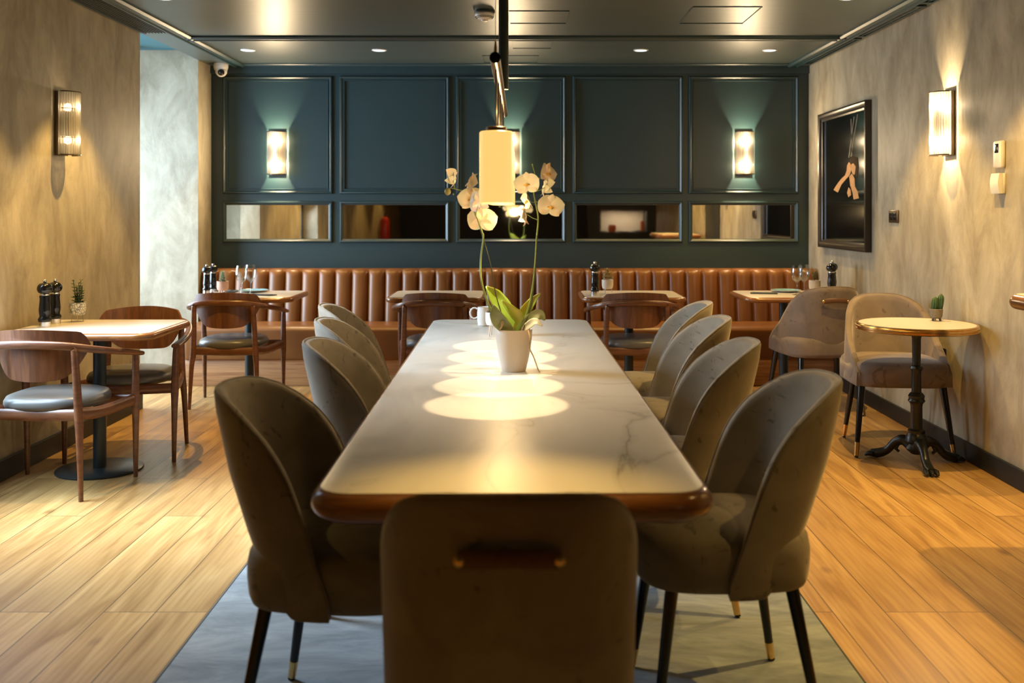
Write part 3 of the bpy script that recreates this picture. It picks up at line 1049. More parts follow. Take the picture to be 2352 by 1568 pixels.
def make_velvet_chair(label, loc, rz, strap=True):
    t = thing('velvet_chair', label, 'chair', loc, rz, 'grey velvet chairs around the marble table')
    R = 0.244
    REAR = [(0.37, 0.160), (0.48, 0.207), (0.55, 0.238), (0.70, 0.292), (0.86, 0.330), (0.93, 0.338)]
    edge_t = [(0, 0.915), (20, 0.912), (33, 0.903), (46, 0.882), (57, 0.850), (67, 0.808), (75, 0.755), (81, 0.69), (86, 0.60), (91, 0.50), (97, 0.405)]

    def path(u):
        ph = u * math.radians(97)
        s, c = math.sin(ph), math.cos(ph)
        x = R * math.copysign(abs(s) ** 0.86, s)
        y = -R * math.copysign(abs(c) ** 0.92, c)
        return x, y, -s, c

    def lean(u, z):
        c = max(0, math.cos(u * math.radians(97)))
        k = (z - 0.40)
        x = path(u)[0]
        return (x * 0.03 * k / 0.5, -0.05 * k * (1 - c) - (interp(REAR, z) - R) * c)
    ZB = [(0, 0.535), (20, 0.52), (35, 0.48), (50, 0.425), (62, 0.385), (70, 0.368), (97, 0.368)]
    bm = BM()
    pip = shell(bm, path, lambda u: interp(edge_t, u * 97), lambda u: interp(ZB, u * 97), lean, 0.045)
    build('backrest', bm, VELVET, t, ang=70)
    build('piping', tube(BM(), pip, 0.0035, 8), VELVET, t)
    # seat pad
    bm = BM()
    loops = []
    for k, z in ((0.86, 0.372), (0.96, 0.378), (0.995, 0.40), (1.01, 0.44), (1.01, 0.475), (0.985, 0.505), (0.93, 0.522), (0.80, 0.532), (0.55, 0.538), (0.25, 0.540)):
        loops.append(superl(0.230, 0.262, 0.222, 3.4, z, 0, 0, 56, k))
    stack(bm, loops)
    build('seat', bm, VELVET, t, ang=70)
    for sx in (-1, 1):
        chair_leg(t, sx * 0.165, 0.175, 0.378, sx * 0.200, 0.225)
        chair_leg(t, sx * 0.170, -0.150, 0.378, sx * 0.225, -0.215)
    if strap:
        handle(t, lambda z: -interp(REAR, z), 0.812, 0.165, 0)
    return t


FR = 0.90
r1 = (0.575, 2.87); r2 = (0.535, 3.66); r3 = (0.60, 4.46); r4 = (0.66, 5.20)
vc = make_velvet_chair('grey velvet chair with leather handle at the near end of the marble table', (-0.022, 1.985, 0.0092), 0.012)
vc = make_velvet_chair('grey velvet chair nearest the camera on the picture wall side of the table', (r1[0], r1[1], 0.0092), PI / 2 + 0.05, False)
dup(vc, (r2[0], r2[1], 0.0092), PI / 2 - 0.02, 'second grey velvet chair from the near end, picture wall side')
dup(vc, (r3[0], r3[1], 0.0092), PI / 2 + 0.02, 'third grey velvet chair from the near end, picture wall side')
dup(vc, (r4[0], r4[1], 0.0092), PI / 2 - 0.02, 'grey velvet chair at the far end of the table, picture wall side')
dup(vc, (-0.488, 2.73, 0.0092), -PI / 2 - 0.10, 'grey velvet chair nearest the camera on the daylit side of the table')
dup(vc, (-0.455, 3.66, 0.0092), -PI / 2, 'second grey velvet chair from the near end, daylit side of the table')
dup(vc, (-0.56, 4.38, 0.0092), -PI / 2 + 0.03, 'third grey velvet chair from the near end, daylit side of the table')
dup(vc, (-0.68, 5.06, 0.0092), -PI / 2 + 0.04, 'grey velvet chair mostly hidden at the far end, daylit side of the table')


def make_tub_chair(label, loc, rz):
    t = thing('tub_chair', label, 'chair', loc, rz, 'pale velvet tub chairs by the plaster wall')
    A = 0.66

    def path(u):
        s_ = abs(u)
        sg = 1 if u >= 0 else -1
        if s_ < A:
            ph = s_ / A * PI / 2
            x = 0.277 * math.sin(ph) ** 0.9 if ph > 0 else 0
            y = -0.25 * math.cos(ph) ** 0.9
            return sg * x, y, -sg * math.sin(ph), math.cos(ph)
        k = (s_ - A) / (1 - A)
        return sg * (0.277 - 0.012 * k * k), 0.25 * k, -sg, 0.0
    edge_t = [(0, 0.885), (0.15, 0.880), (0.28, 0.862), (0.40, 0.828), (0.50, 0.775), (0.60, 0.695), (0.68, 0.63), (0.78, 0.585), (0.9, 0.535), (1.0, 0.475)]

    def lean(u, z):
        k = z - 0.42
        c = max(0, math.cos(min(1, abs(u) / A) * PI / 2))
        x = path(u)[0]
        return (-x * 0.18 * max(0, k), -(0.02 + 0.14 * c) * k)
    bm = BM()
    pip = shell(bm, path, lambda u: interp(edge_t, u), lambda u: 0.405 + 0.0 * u, lean, 0.050, nu=72)
    build('backrest', bm, VELVET2, t, ang=70)
    build('piping', tube(BM(), pip, 0.0035, 8), VELVET2, t)
    bm = BM()
    loops = []
    for k, z in ((0.90, 0.398), (0.985, 0.405), (1.0, 0.425), (1.0, 0.490), (0.985, 0.515), (0.94, 0.53), (0.80, 0.540), (0.5, 0.545), (0.2, 0.546)):
        loops.append(superl(0.275, 0.292, 0.262, 4.5, z, 0, 0, 56, k))
    stack(bm, loops)
    build('seat', bm, VELVET2, t, ang=70)
    for sx in (-1, 1):
        chair_leg(t, sx * 0.225, 0.20, 0.402, sx * 0.270, 0.265, 0.021, 0.012, 0.085)
        chair_leg(t, sx * 0.185, -0.17, 0.402, sx * 0.225, -0.260, 0.021, 0.012, 0.085)
    handle(t, lambda z: -(0.25 + 0.16 * (z - 0.42)), 0.790, 0.17, 0)
    return t


tc_ = make_tub_chair('pale velvet tub chair facing the camera behind the round bistro table', (2.205, 5.93, 0), PI - 0.10)
dup(tc_, (2.10, 7.08, 0), 0.10, 'pale velvet tub chair seen from behind, with leather handle, under the picture')


# ---------------------------------------------------------------- wooden armchairs
def make_armchair(label, loc, rz):
    t = thing('wooden_armchair', label, 'chair', loc, rz, 'walnut armchairs at the cafe tables')
    RF, FF = (0.245, -0.235), (0.298, 0.225)
    zr = 0.735
    for sx in (-1, 1):
        p = [(sx * RF[0], RF[1], 0.0), (sx * 0.232, -0.225, 0.30), (sx * 0.222, -0.215, 0.42), (sx * 0.212, -0.232, 0.70), (sx * 0.208, -0.238, zr - 0.002)]
        build('leg', tube(BM(), bez(p, 5), [0.0115] + [0.0115 + 0.0095 * min(1, k / 8) for k in range(1, 10)] + [0.021 - 0.007 * (k / 10) for k in range(11)], 14), WALNUT, t)
        p = [(sx * FF[0], FF[1], 0.0), (sx * 0.300, 0.222, 0.30), (sx * 0.301, 0.218, 0.42), (sx * 0.304, 0.212, 0.60), (sx * 0.305, 0.208, 0.652)]
        build('leg', tube(BM(), bez(p, 5), [0.0115] + [0.0115 + 0.0095 * min(1, k / 8) for k in range(1, 10)] + [0.021 - 0.007 * (k / 10) for k in range(11)], 14), WALNUT, t)
    # arm rail
    pts = bez([(-0.312, 0.245, 0.650), (-0.325, 0.12, 0.672), (-0.312, -0.04, 0.700), (-0.262, -0.175, 0.728), (-0.16, -0.248, 0.750), (0, -0.270, 0.756),
               (0.16, -0.248, 0.750), (0.262, -0.175, 0.728), (0.312, -0.04, 0.700), (0.325, 0.12, 0.672), (0.312, 0.245, 0.650)], 6)
    bm = BM()
    rings = []
    n = len(pts)
    for i, p in enumerate(pts):
        tg = (pts[min(i + 1, n - 1)] - pts[max(i - 1, 0)]).normalized()
        side = tg.cross(Vector((0, 0, 1))).normalized()
        s = abs(2 * i / (n - 1) - 1)
        hw = 0.014 + 0.011 * s ** 1.5           # half width, flat arms at the ends
        hh = 0.021 - 0.009 * s ** 1.5
        rings.append([tuple(p + side * hw * math.copysign(abs(math.cos(a)) ** 0.7, math.cos(a)) + Vector((0, 0, 1)) * hh * math.copysign(abs(math.sin(a)) ** 0.7, math.sin(a)))
                      for a in [2 * PI * k / 14 for k in range(14)]])
    stack(bm, rings)
    build('arm_rail', bm, WALNUT, t, ang=60)
    # curved back panel
    bm = BM()
    cols = []
    nu, nv, W = 32, 10, 0.245
    for i in range(nu + 1):
        u = -1 + 2 * i / nu
        x = u * W
        y = -0.252 + 0.115 * u * u
        ax = abs(u)
        zt = 0.828 - 0.022 * ax ** 2 - (0.055 * max(0, (ax - 0.84) / 0.16) ** 2)
        zb = 0.572 + 0.030 * ax ** 2 + 0.135 * max(0, (ax - 0.45) / 0.55) ** 2.2
        ny = 1 / math.sqrt(1 + (0.23 * u / W) ** 2); nx = -0.23 * u / W * ny
        ring = []
        for k in range(nv + 1):
            z = zb + (zt - zb) * k / nv
            ring.append(Vector((x, y - 0.10 * (z - 0.70), z)))
        back = [v + Vector((nx * 0.011, ny * 0.011, 0)) for v in ring[::-1]]
        cols.append([bm.verts.new(p) for p in ring + back])
    m_ = len(cols[0])
    for a, b_ in zip(cols, cols[1:]):
        for k in range(m_):
            bm.faces.new((a[k], a[(k + 1) % m_], b_[(k + 1) % m_], b_[k]))
    bm.faces.new(cols[0][::-1]); bm.faces.new(cols[-1])
    build('back_panel', bm, WALNUT_H, t, ang=50)
    # seat frame rails
    for sx in (-1, 1):
        p = bez([(sx * 0.224, -0.215, 0.418), (sx * 0.255, -0.05, 0.400), (sx * 0.299, 0.215, 0.412)], 6)
        build('side_rail', tube(BM(), p, 0.030, 10, sx=0.42, sy=1.0), WALNUT, t)
    build('rear_rail', tube(BM(), bez([(-0.222, -0.215, 0.412), (0, -0.205, 0.405), (0.222, -0.215, 0.412)], 6), 0.028, 10, sx=0.42, sy=1.0), WALNUT, t)
    build('front_rail', tube(BM(), bez([(-0.298, 0.215, 0.412), (0, 0.225, 0.405), (0.298, 0.215, 0.412)], 6), 0.028, 10, sx=0.42, sy=1.0), WALNUT, t)
    bm = BM()
    stack(bm, [superl(0.235, 0.232, 0.225, 2.7, z, 0, -0.0, 44, k) for k, z in ((0.90, 0.424), (0.975, 0.430), (1.0, 0.445), (0.995, 0.462), (0.95, 0.480), (0.82, 0.491), (0.55, 0.496), (0.2, 0.497))])
    build('seat', bm, SEATLEATHER, t, ang=70, label='grey leather seat pad')
    return t


ac = make_armchair('walnut armchair seen from behind, nearest the frame edge at the wall table', (-2.345, 5.085, 0), -0.08)
dup(ac, (-2.245, 5.80, 0), PI + 0.06, 'walnut armchair facing the camera behind the wall table')
dup(ac, (-2.085, 7.30, 0), -0.04, 'walnut armchair seen from behind, at the table with two glasses and blue plate')
dup(ac, (-0.60, 7.29, 0), -0.02, 'walnut armchair seen from behind, at the bare table')
dup(ac, (0.82, 7.30, 0), 0.02, 'walnut armchair seen from behind, at the table with one pepper mill')

# ---------------------------------------------------------------- banquette
t = thing('banquette', 'long cognac leather banquette with channelled back along the dark panelled wall', 'banquette', (0, 0, 0))
bx0, bx1 = XL + 0.005, XR - 0.005
build('plinth', box(BM(), bx0 + 0.005, bx1, 8.02, 8.38, 0.0, 0.215, 0.004), PLINTH, t, label='striped walnut plinth')
bm = BM()
prof = [(8.05, 0.205), (7.995, 0.215), (7.985, 0.25), (7.985, 0.42), (7.995, 0.458), (8.03, 0.478), (8.10, 0.484), (8.38, 0.480), (8.385, 0.21)]
prof2 = bez([(0, y, z) for y, z in prof[:-1]], 5)
L = [(p.y, p.z) for p in prof2] + [(8.385, 0.205)]
loops = []
for x, s in ((bx0, 0.92), (bx0 + 0.012, 0.985), (bx0 + 0.04, 1.0), (bx1 - 0.02, 1.0), (bx1, 0.96)):
    loops.append([(x, 8.2 + (y - 8.2) * s, 0.35 + (z - 0.35) * s) for y, z in L])
stack(bm, loops)
build('seat', bm, LEATHER, t, ang=50)
# channelled back
bm = BM()
nch = 37
cx0, cx1 = bx0, bx1
pw = (cx1 - cx0) / nch
rows = [(8.400, 0.44, 1.0), (8.405, 0.50, 1.0), (8.42, 0.60, 1.0), (8.44, 0.74, 1.0), (8.455, 0.85, 1.0), (8.463, 0.885, 0.9), (8.480, 0.903, 0.7), (8.515, 0.911, 0.45), (8.57, 0.911, 0.3), (8.74, 0.905, 0.0)]
grid = []
NU = 8
for c in range(nch):
    jit = rnd.uniform(-0.003, 0.003)
    for k in range(NU + (1 if c == nch - 1 else 0)):
        u = k / NU
        b_ = math.sqrt(max(0.0, 1 - (2 * u - 1) ** 2))
        x = cx0 + (c + u) * pw
        col = []
        for (y, z, s) in rows:
            col.append(bm.verts.new((x, y - 0.046 * (b_ - 0.5) * s, z + (0.014 * (b_ - 0.6) + jit * (1 if b_ > 0 else 0)) * (1 - s) * (1 if s > 0 else 0))))
        grid.append(col)
for a, b_ in zip(grid, grid[1:]):
    for k in range(len(rows) - 1):
        bm.faces.new((a[k], a[k + 1], b_[k + 1], b_[k]))
build('backrest', bm, LEATHER, t, ang=60)

# ---------------------------------------------------------------- rug
t = thing('rug', 'grey blue mottled rug under the long marble table', 'rug', (-0.03, 3.95, 0))
build('pile', box(BM(), -1.045, 1.045, -2.6, 2.15, 0.0, 0.0092), RUG, t, smooth=False)
bm = BM()
for s in (-1, 1):
    tube(bm, [(s * 1.050, -2.6, 0.0042), (s * 1.050, -1.0, 0.0042), (s * 1.050, 1.0, 0.0042), (s * 1.050, 2.15, 0.0042)], 0.0045, 8)
tube(bm, [(-1.05, 2.155, 0.0042), (1.05, 2.155, 0.0042)], 0.0045, 8)
tube(bm, [(-1.05, -2.605, 0.0042), (1.05, -2.605, 0.0042)], 0.0045, 8)
build('binding', bm, RUGEDGE, t)

# ---------------------------------------------------------------- pendant lamp
PXX, PZR = -0.077, 1.868
t = thing('pendant_lamp', 'linear pendant lamp with five cream cylinder shades above the marble table', 'pendant lamp', (PXX, 3.9, PZR))
build('rail', tube(BM(), [(0, -0.85, 0), (0, 0.93, 0)], 0.0165, 20), BRONZE, t)
build('end_cap', tube(BM(), [(0, -0.853, 0), (0, -0.845, 0)], 0.0172, 20), BLACK, t)
build('stem', tube(BM(), [(0.012, 0, 0.006), (0.012, 0, ZC - PZR)], 0.0195, 20), DARKMETAL, t)
for yy in (-0.83, 0.90):
    g = build('cable', tube(BM(), [(0.001, yy, 0.03), (0.001, yy, ZC - PZR)], 0.0012, 6), STEEL, t)
    build('cable_grip', tube(BM(), [(0.001, yy, 0.014), (0.001, yy, 0.035), (0.001, yy, 0.058)], [0.005, 0.0045, 0.0015], 8), BRASS, g)
for i in range(5):
    yy = -0.70 + 0.35 * i
    build('rod', tube(BM(), [(0, yy, -0.012), (0, yy, -0.205)], 0.0028, 8), BRONZE, t)
    build('shade_cap', lathe(BM(), [(0.030, -0.217), (0.034, -0.214), (0.034, -0.201), (0.030, -0.198)], c=(0, yy, 0), seg=28), BRONZE, t)
    zt, zb = 1.655 - PZR, 1.427 - PZR
    R = 0.0535
    g = build('lamp_shade', lathe(BM(), [(0.030, zt + 0.002), (R - 0.004, zt), (R, zt - 0.004), (R, zb), (R - 0.0035, zb), (R - 0.0035, zt - 0.006)], c=(0, yy, 0), seg=40, cap=False), OPAL, t)
    build('diffuser', lathe(BM(), [(0.036, zb + 0.010), (0.044, zb + 0.004), (0.044, zb + 0.016), (0.036, zb + 0.02)], c=(0, yy, 0), seg=32, cap=False), DIFF, g)
    light('SPOT', 'pendant_beam', (PXX, 3.9 + yy, 1.424), 19, (1.0, 0.74, 0.42), (0, 0, 0), spot_size=math.radians(40.5), spot_blend=0.12, shadow_soft_size=0.008)
    light('POINT', 'pendant_glow', (PXX, 3.9 + yy, 1.40), 3.3, (1.0, 0.68, 0.32), shadow_soft_size=0.05)
    light('POINT', 'pendant_uplight', (PXX + 0.03, 3.9 + yy, 1.72), 1.6, (1.0, 0.68, 0.32), shadow_soft_size=0.02)


# ---------------------------------------------------------------- tabletop things
ZT = 0.7815


def pepper_mill(loc, label, s=1.0, rz=0, grp='black pepper and salt mills'):
    t = thing('pepper_mill', label, 'mill', loc, rz, grp)
    P = lambda pr: [(r * s, z * s) for r, z in pr]
    build('base_ring', lathe(BM(), P([(0.0305, 0), (0.0305, 0.028)]), seg=24), STEEL, t)
    build('body', lathe(BM(), P([(0.0315, 0.028), (0.034, 0.036), (0.034, 0.044), (0.028, 0.054), (0.0265, 0.060), (0.030, 0.080), (0.0305, 0.095), (0.028, 0.120), (0.0255, 0.150), (0.028, 0.163), (0.026, 0.168)]), seg=24), BLACK, t)
    build('collar', lathe(BM(), P([(0.0235, 0.168), (0.0245, 0.170), (0.0245, 0.177), (0.0235, 0.179)]), seg=24), STEEL, t)
    build('head', lathe(BM(), P([(0.022, 0.179), (0.032, 0.184), (0.0385, 0.196), (0.0395, 0.207), (0.036, 0.221), (0.026, 0.232), (0.008, 0.237)]), seg=24), BLACK, t)
    bm = BM()
    bmesh.ops.create_uvsphere(bm, u_segments=14, v_segments=10, radius=0.0105 * s)
    for v in bm.verts: v.co.z += 0.245 * s
    build('knob', bm, STEEL, t)
    return t


pepper_mill((-2.545, 5.36, ZT), 'black pepper mill on the wall table, in front of its twin')
pepper_mill((-2.565, 5.52, ZT), 'black salt mill half hidden behind its twin on the wall table', 0.97)
pepper_mill((-2.355, 7.52, ZT), 'black pepper mill beside the pink pot, in front of its twin', 0.86)
pepper_mill((-2.35, 7.66, ZT), 'black salt mill behind its twin beside the pink pot', 0.86)
pepper_mill((0.552, 7.40, ZT), 'black pepper mill standing alone beside a pale potted plant', 0.97)
pepper_mill((2.30, 7.40, ZT), 'black pepper mill rising above the tub chair back, under the picture', 0.97)
pepper_mill((2.345, 7.52, ZT), 'black salt mill close behind its twin, under the picture', 0.97)


def wine_glass(loc, label, grp='wine glasses on the cafe tables'):
    prof = [(0.0, 0.0), (0.036, 0.0), (0.036, 0.002), (0.010, 0.006), (0.0038, 0.014), (0.0036, 0.085), (0.010, 0.094), (0.030, 0.112), (0.041, 0.140), (0.0435, 0.165), (0.040, 0.195), (0.034, 0.218),
            (0.0330, 0.218), (0.039, 0.195), (0.0423, 0.165), (0.0398, 0.140), (0.029, 0.114), (0.0, 0.097)]
    o = build('wine_glass', lathe(BM(), prof, seg=32, cap=False), GLASS)
    o.location = loc
    return tag(o, label, 'glass', grp)


wine_glass((-2.055, 7.38, ZT), 'stemmed wine glass beside the blue plate, nearer of two by the recess')
wine_glass((-2.02, 7.50, ZT), 'stemmed wine glass beside the blue plate, farther of two by the recess')
wine_glass((2.05, 7.42, ZT), 'stemmed wine glass nearer the banquette end, on the table under the picture')
wine_glass((2.125, 7.50, ZT), 'stemmed wine glass nearer the potted plant, on the table under the picture')


def plate(loc, label):
    t = thing('plate', label, 'plate', loc, 0, 'blue plates on the set tables')
    build('dish', lathe(BM(), [(0.0, 0.0), (0.06, 0.0), (0.112, 0.013), (0.114, 0.016), (0.110, 0.0155), (0.100, 0.011)], seg=40, cap=False), PORC, t)
    build('glaze', lathe(BM(), [(0.0, 0.006), (0.062, 0.006), (0.101, 0.0125), (0.109, 0.0165)], seg=40, cap=False), BLUE, t, label='blue glazed centre')


plate((-2.05, 7.69, ZT), 'round blue plate behind the wine glasses by the recess')
plate((2.04, 7.69, ZT), 'round blue plate behind the wine glasses under the picture')


def napkin(loc, rz, label):
    t = thing('napkin', label, 'napkin', loc, rz, 'dark folded napkins with cutlery')
    bm = BM()
    box(bm, -0.045, 0.045, -0.10, 0.10, 0.0, 0.007, 0.003)
    build('cloth', bm, DARKCLOTH, t)
    bm = BM()
    tube(bm, [(0, -0.09, 0.010), (0, 0.02, 0.0105), (0, 0.05, 0.010)], [0.0042, 0.0028, 0.006], 8, sy=0.4)
    for s in (-0.005, 0.0, 0.005):
        tube(bm, [(s, 0.045, 0.010), (s, 0.085, 0.010)], 0.0013, 6)
    build('fork', bm, DARKMETAL, t)


napkin((-1.90, 7.37, ZT), 1.2, 'dark folded napkin at the table edge in front of the blue plate by the recess')
napkin((-2.22, 7.70, ZT), 0.1, 'dark folded napkin between the pink pot and the wine glasses')
napkin((1.83, 7.52, ZT), 1.35, 'dark folded napkin on the table under the picture')


def leaf_blob(bm, c, d, size, w=0.5, flat=0.35):
    """small fleshy leaf"""
    d = Vector(d).normalized()
    up = Vector((0, 0, 1)) if abs(d.z) < 0.9 else Vector((1, 0, 0))
    s = d.cross(up).normalized(); u = s.cross(d)
    rings = []
    for k, r in ((0.0, 0.15), (0.25, 0.8), (0.55, 1.0), (0.85, 0.6), (1.0, 0.08)):
        p = Vector(c) + d * size * k
        rings.append([tuple(p + s * math.cos(a) * r * size * w * 0.5 + u * math.sin(a) * r * size * w * flat * 0.5) for a in [2 * PI * j / 8 for j in range(8)]])
    stack(bm, rings)


def pot_plant(label, loc, potprof, potmat, kind, legs=None, hh=0.1, leafmat=SUCC, name='potted_succulent', cat='plant', seed=1, soilz=0.06, rib=0):
    t = thing(name, label, cat, loc)
    r_ = random.Random(seed)
    if rib:
        bm = BM()
        seg = 60
        rings = []
        for r, z in potprof:
            rings.append([(r * (1 + (0.03 if k % 2 else -0.03)) * math.cos(2 * PI * k / seg), r * (1 + (0.03 if k % 2 else -0.03)) * math.sin(2 * PI * k / seg), z) for k in range(seg)])
        stack(bm, rings, cap1=False)
        build('pot', bm, potmat, t)
    else:
        build('pot', lathe(BM(), potprof, seg=32), potmat, t)
    rt = potprof[-1][0]
    build('soil', lathe(BM(), [(0.0, soilz), (rt * 0.98, soilz)], seg=20, cap=False), IRON, t)
    if legs:
        lh, lr, lm, rad = legs
        for k in range(3):
            a = PI / 2 + 2 * PI * k / 3 + 0.4
            build('pot_leg', tube(BM(), [(lr * 0.75 * math.cos(a), lr * 0.75 * math.sin(a), lh + 0.004), (lr * math.cos(a), lr * math.sin(a), 0)], rad, 8), lm, t)
    bm = BM()
    if kind == 'jade':
        for s in range(10):
            a = r_.uniform(0, 2 * PI); l = r_.uniform(0.3, 1.0)
            top = Vector((math.cos(a) * 0.03 * l, math.sin(a) * 0.03 * l, soilz + hh * (0.55 + 0.45 * r_.random())))
            b0 = Vector((math.cos(a) * 0.012, math.sin(a) * 0.012, soilz - 0.004))
            tube(bm, [b0, (b0 + top) / 2 + Vector((0.004, 0, 0)), top], 0.0016, 6)
            for k in range(7):
                p = b0.lerp(top, 0.15 + 0.85 * k / 6)
                for q in (0, PI):
                    aa = r_.uniform(0, PI) + q
                    leaf_blob(bm, p, (math.cos(aa), math.sin(aa), 0.35), 0.022 * (1.1 - 0.4 * k / 6), 0.55)
    elif kind == 'rosette':
        for k in range(46):
            a = k * 2.4
            f = k / 46
            z = soilz + hh * f
            leaf_blob(bm, (0.004 * math.cos(a), 0.004 * math.sin(a), z), (math.cos(a), math.sin(a), 0.5 + 0.6 * f), 0.026 * (1.05 - 0.5 * f), 0.6, 0.5)
    elif kind == 'bushy':
        for k in range(90):
            a = r_.uniform(0, 2 * PI); e = r_.uniform(0, PI / 2)
            R = hh * 0.45 * r_.random() ** 0.5
            p = Vector((R * math.cos(a) * math.cos(e), R * math.sin(a) * math.cos(e), soilz + hh * 0.15 + hh * 0.85 * r_.random() * math.sin(e + 0.2)))
            leaf_blob(bm, p, (math.cos(a), math.sin(a), r_.uniform(-0.2, 0.9)), 0.020, 0.5)
    elif kind == 'sprig':
        for s in range(9):
            a = r_.uniform(0, 2 * PI)
            top = Vector((math.cos(a) * 0.045 * r_.random() - 0.012, math.sin(a) * 0.04 * r_.random(), soilz + hh * r_.uniform(0.6, 1)))
            b0 = Vector((0, 0, soilz))
            tube(bm, [b0, top], 0.001, 5)
            for k in range(6):
                p = b0.lerp(top, 0.2 + 0.8 * k / 5)
                aa = r_.uniform(0, 2 * PI)
                leaf_blob(bm, p, (math.cos(aa), math.sin(aa), 0.3), 0.012, 0.55)
    elif kind == 'cactus':
        bm.free()
        for (cx, h, tx) in ((-0.012, 0.082, -0.004), (0.018, 0.098, 0.030)):
            bm = BM()
            rings = []
            seg = 32
            for k in range(9):
                f = k / 8
                r0 = 0.0145 * math.sqrt(max(0.0, 1 - max(0, (f - 0.55) / 0.45) ** 2.2)) * (0.85 + 0.25 * min(1, f * 3)) + 0.0005
                rings.append([(cx + (tx - cx) * f + r0 * (1 + (0.16 if j % 4 < 2 else -0.1)) * math.cos(2 * PI * j / seg), r0 * (1 + (0.16 if j % 4 < 2 else -0.1)) * math.sin(2 * PI * j / seg), soilz - 0.005 + h * f) for j in range(seg)])
            stack(bm, rings)
            build('cactus_stem', bm, leafmat, t)
        return t
    build('foliage', bm, leafmat, t)
    return t


CUP = lambda r, h, z0=0.0: [(r * 0.55, z0), (r * 0.85, z0 + 0.004), (r * 0.97, z0 + 0.018), (r, z0 + h * 0.5), (r, z0 + h), (r - 0.004, z0 + h), (r - 0.005, z0 + h - 0.012)]
pot_plant('patterned grey pot on wire legs with a leafy jade plant, beside the two mills', (-2.485, 5.62, ZT), CUP(0.045, 0.072, 0.036), PATTERN, 'jade', (0.040, 0.036, STEEL, 0.0014), 0.135, SUCC, seed=3, soilz=0.098)
pot_plant('pink pot with a small pale green succulent, beside the black mills', (-2.235, 7.52, ZT), CUP(0.044, 0.072, 0.022), TERRA, 'rosette', (0.026, 0.025, TERRA, 0.005), 0.075, SUCC2, seed=4, soilz=0.088)
pot_plant('cream pot on wire legs with an olive bushy succulent, beside the lone pepper mill', (0.655, 7.52, ZT), CUP(0.043, 0.070, 0.036), POTW, 'bushy', (0.040, 0.036, STEEL, 0.0014), 0.085, OLIVE, seed=5, soilz=0.100)
pot_plant('ribbed cream pot with a wispy green sprig, beside the wine glasses', (2.235, 7.60, ZT), CUP(0.042, 0.075, 0.02), RIBPOT, 'sprig', (0.024, 0.025, RIBPOT, 0.005), 0.105, SUCC, seed=6, soilz=0.090, rib=1)
# cactus
ct = pot_plant('small stone pot with two green cacti on the round bistro table', (2.35, 5.66, ZT), [(0.020, 0.016), (0.030, 0.018), (0.034, 0.030), (0.037, 0.066), (0.035, 0.068), (0.033, 0.060)], STONEPOT, 'cactus', (0.018, 0.024, STONEPOT, 0.0065), 0.09, CACT, name='potted_cactus', seed=8, soilz=0.060)
# small white legged pot hidden behind the orchid leaf
pot_plant('small white pot on thin legs half hidden behind the orchid', (-0.130, 4.98, ZT), CUP(0.044, 0.068, 0.050), PORC, 'jade', (0.056, 0.040, POTW, 0.003), 0.06, OLIVE, seed=9, soilz=0.112)

# porcelain jug
t = thing('jug', 'small white porcelain jug with a round handle behind the orchid', 'jug', (-0.200, 5.42, ZT))
build('body', lathe(BM(), [(0.020, 0), (0.030, 0.002), (0.034, 0.03), (0.034, 0.07), (0.031, 0.098), (0.033, 0.102), (0.030, 0.102), (0.028, 0.09)], seg=28), PORC, t)
bm = BM()
tube(bm, [(-0.030, 0, 0.038)] + [(-0.048 + 0.024 * math.cos(a), 0, 0.068 + 0.029 * math.sin(a)) for a in [math.radians(-40 - 30 * k) for k in range(10)]], 0.0048, 10)
build('handle', bm, PORC, t)

# ---------------------------------------------------------------- orchid
OX, OY = -0.025, 3.885
S = OY / F
ot = thing('potted_orchid', 'white orchid with two flower stems in a cream glazed pot on the marble table', 'plant', (OX, OY, ZT))


def OP(x, y, dy=0.0):
    """frame pixel -> local point at the orchid's depth"""
    k = (OY + dy) / F
    return Vector(((x - 1195) * k - OX, dy, 1.4 - (y - 485) * k - ZT))


build('pot', lathe(BM(), [(0.0, 0.0), (0.042, 0.0), (0.047, 0.004), (0.055, 0.035), (0.064, 0.080), (0.070, 0.125), (0.0715, 0.158), (0.070, 0.163), (0.067, 0.160), (0.066, 0.150), (0.062, 0.143), (0.0, 0.143)], seg=48, cap=False), POTW, ot)


def big_leaf(pts, widths, fold, mat, nrm=(0, -1, 0)):
    """pts centre line, widths half width list"""
    c = bez(pts, 5)
    n = len(c)
    nrm = Vector(nrm)
    bm = BM()
    rows_ = []
    for i, p in enumerate(c):
        tg = (c[min(i + 1, n - 1)] - c[max(i - 1, 0)]).normalized()
        s = tg.cross(nrm).normalized()
        nn = s.cross(tg).normalized()
        f = i / (n - 1) * (len(widths) - 1)
        k = min(int(f), len(widths) - 2)
        w = widths[k] + (widths[k + 1] - widths[k]) * (f - k)
        w = max(w, 0.0008)
        rows_.append([bm.verts.new(p + s * w * u + nn * fold * w * (abs(u) ** 1.5)) for u in (-1, -0.75, -0.4, -0.12, 0, 0.12, 0.4, 0.75, 1)])
    for a, b_ in zip(rows_, rows_[1:]):
        for k in range(8):
            bm.faces.new((a[k], a[k + 1], b_[k + 1], b_[k]))
    o = build('leaf', bm, mat, ot, ang=180)
    so = o.modifiers.new('thick', 'SOLIDIFY'); so.thickness = 0.002
    return o


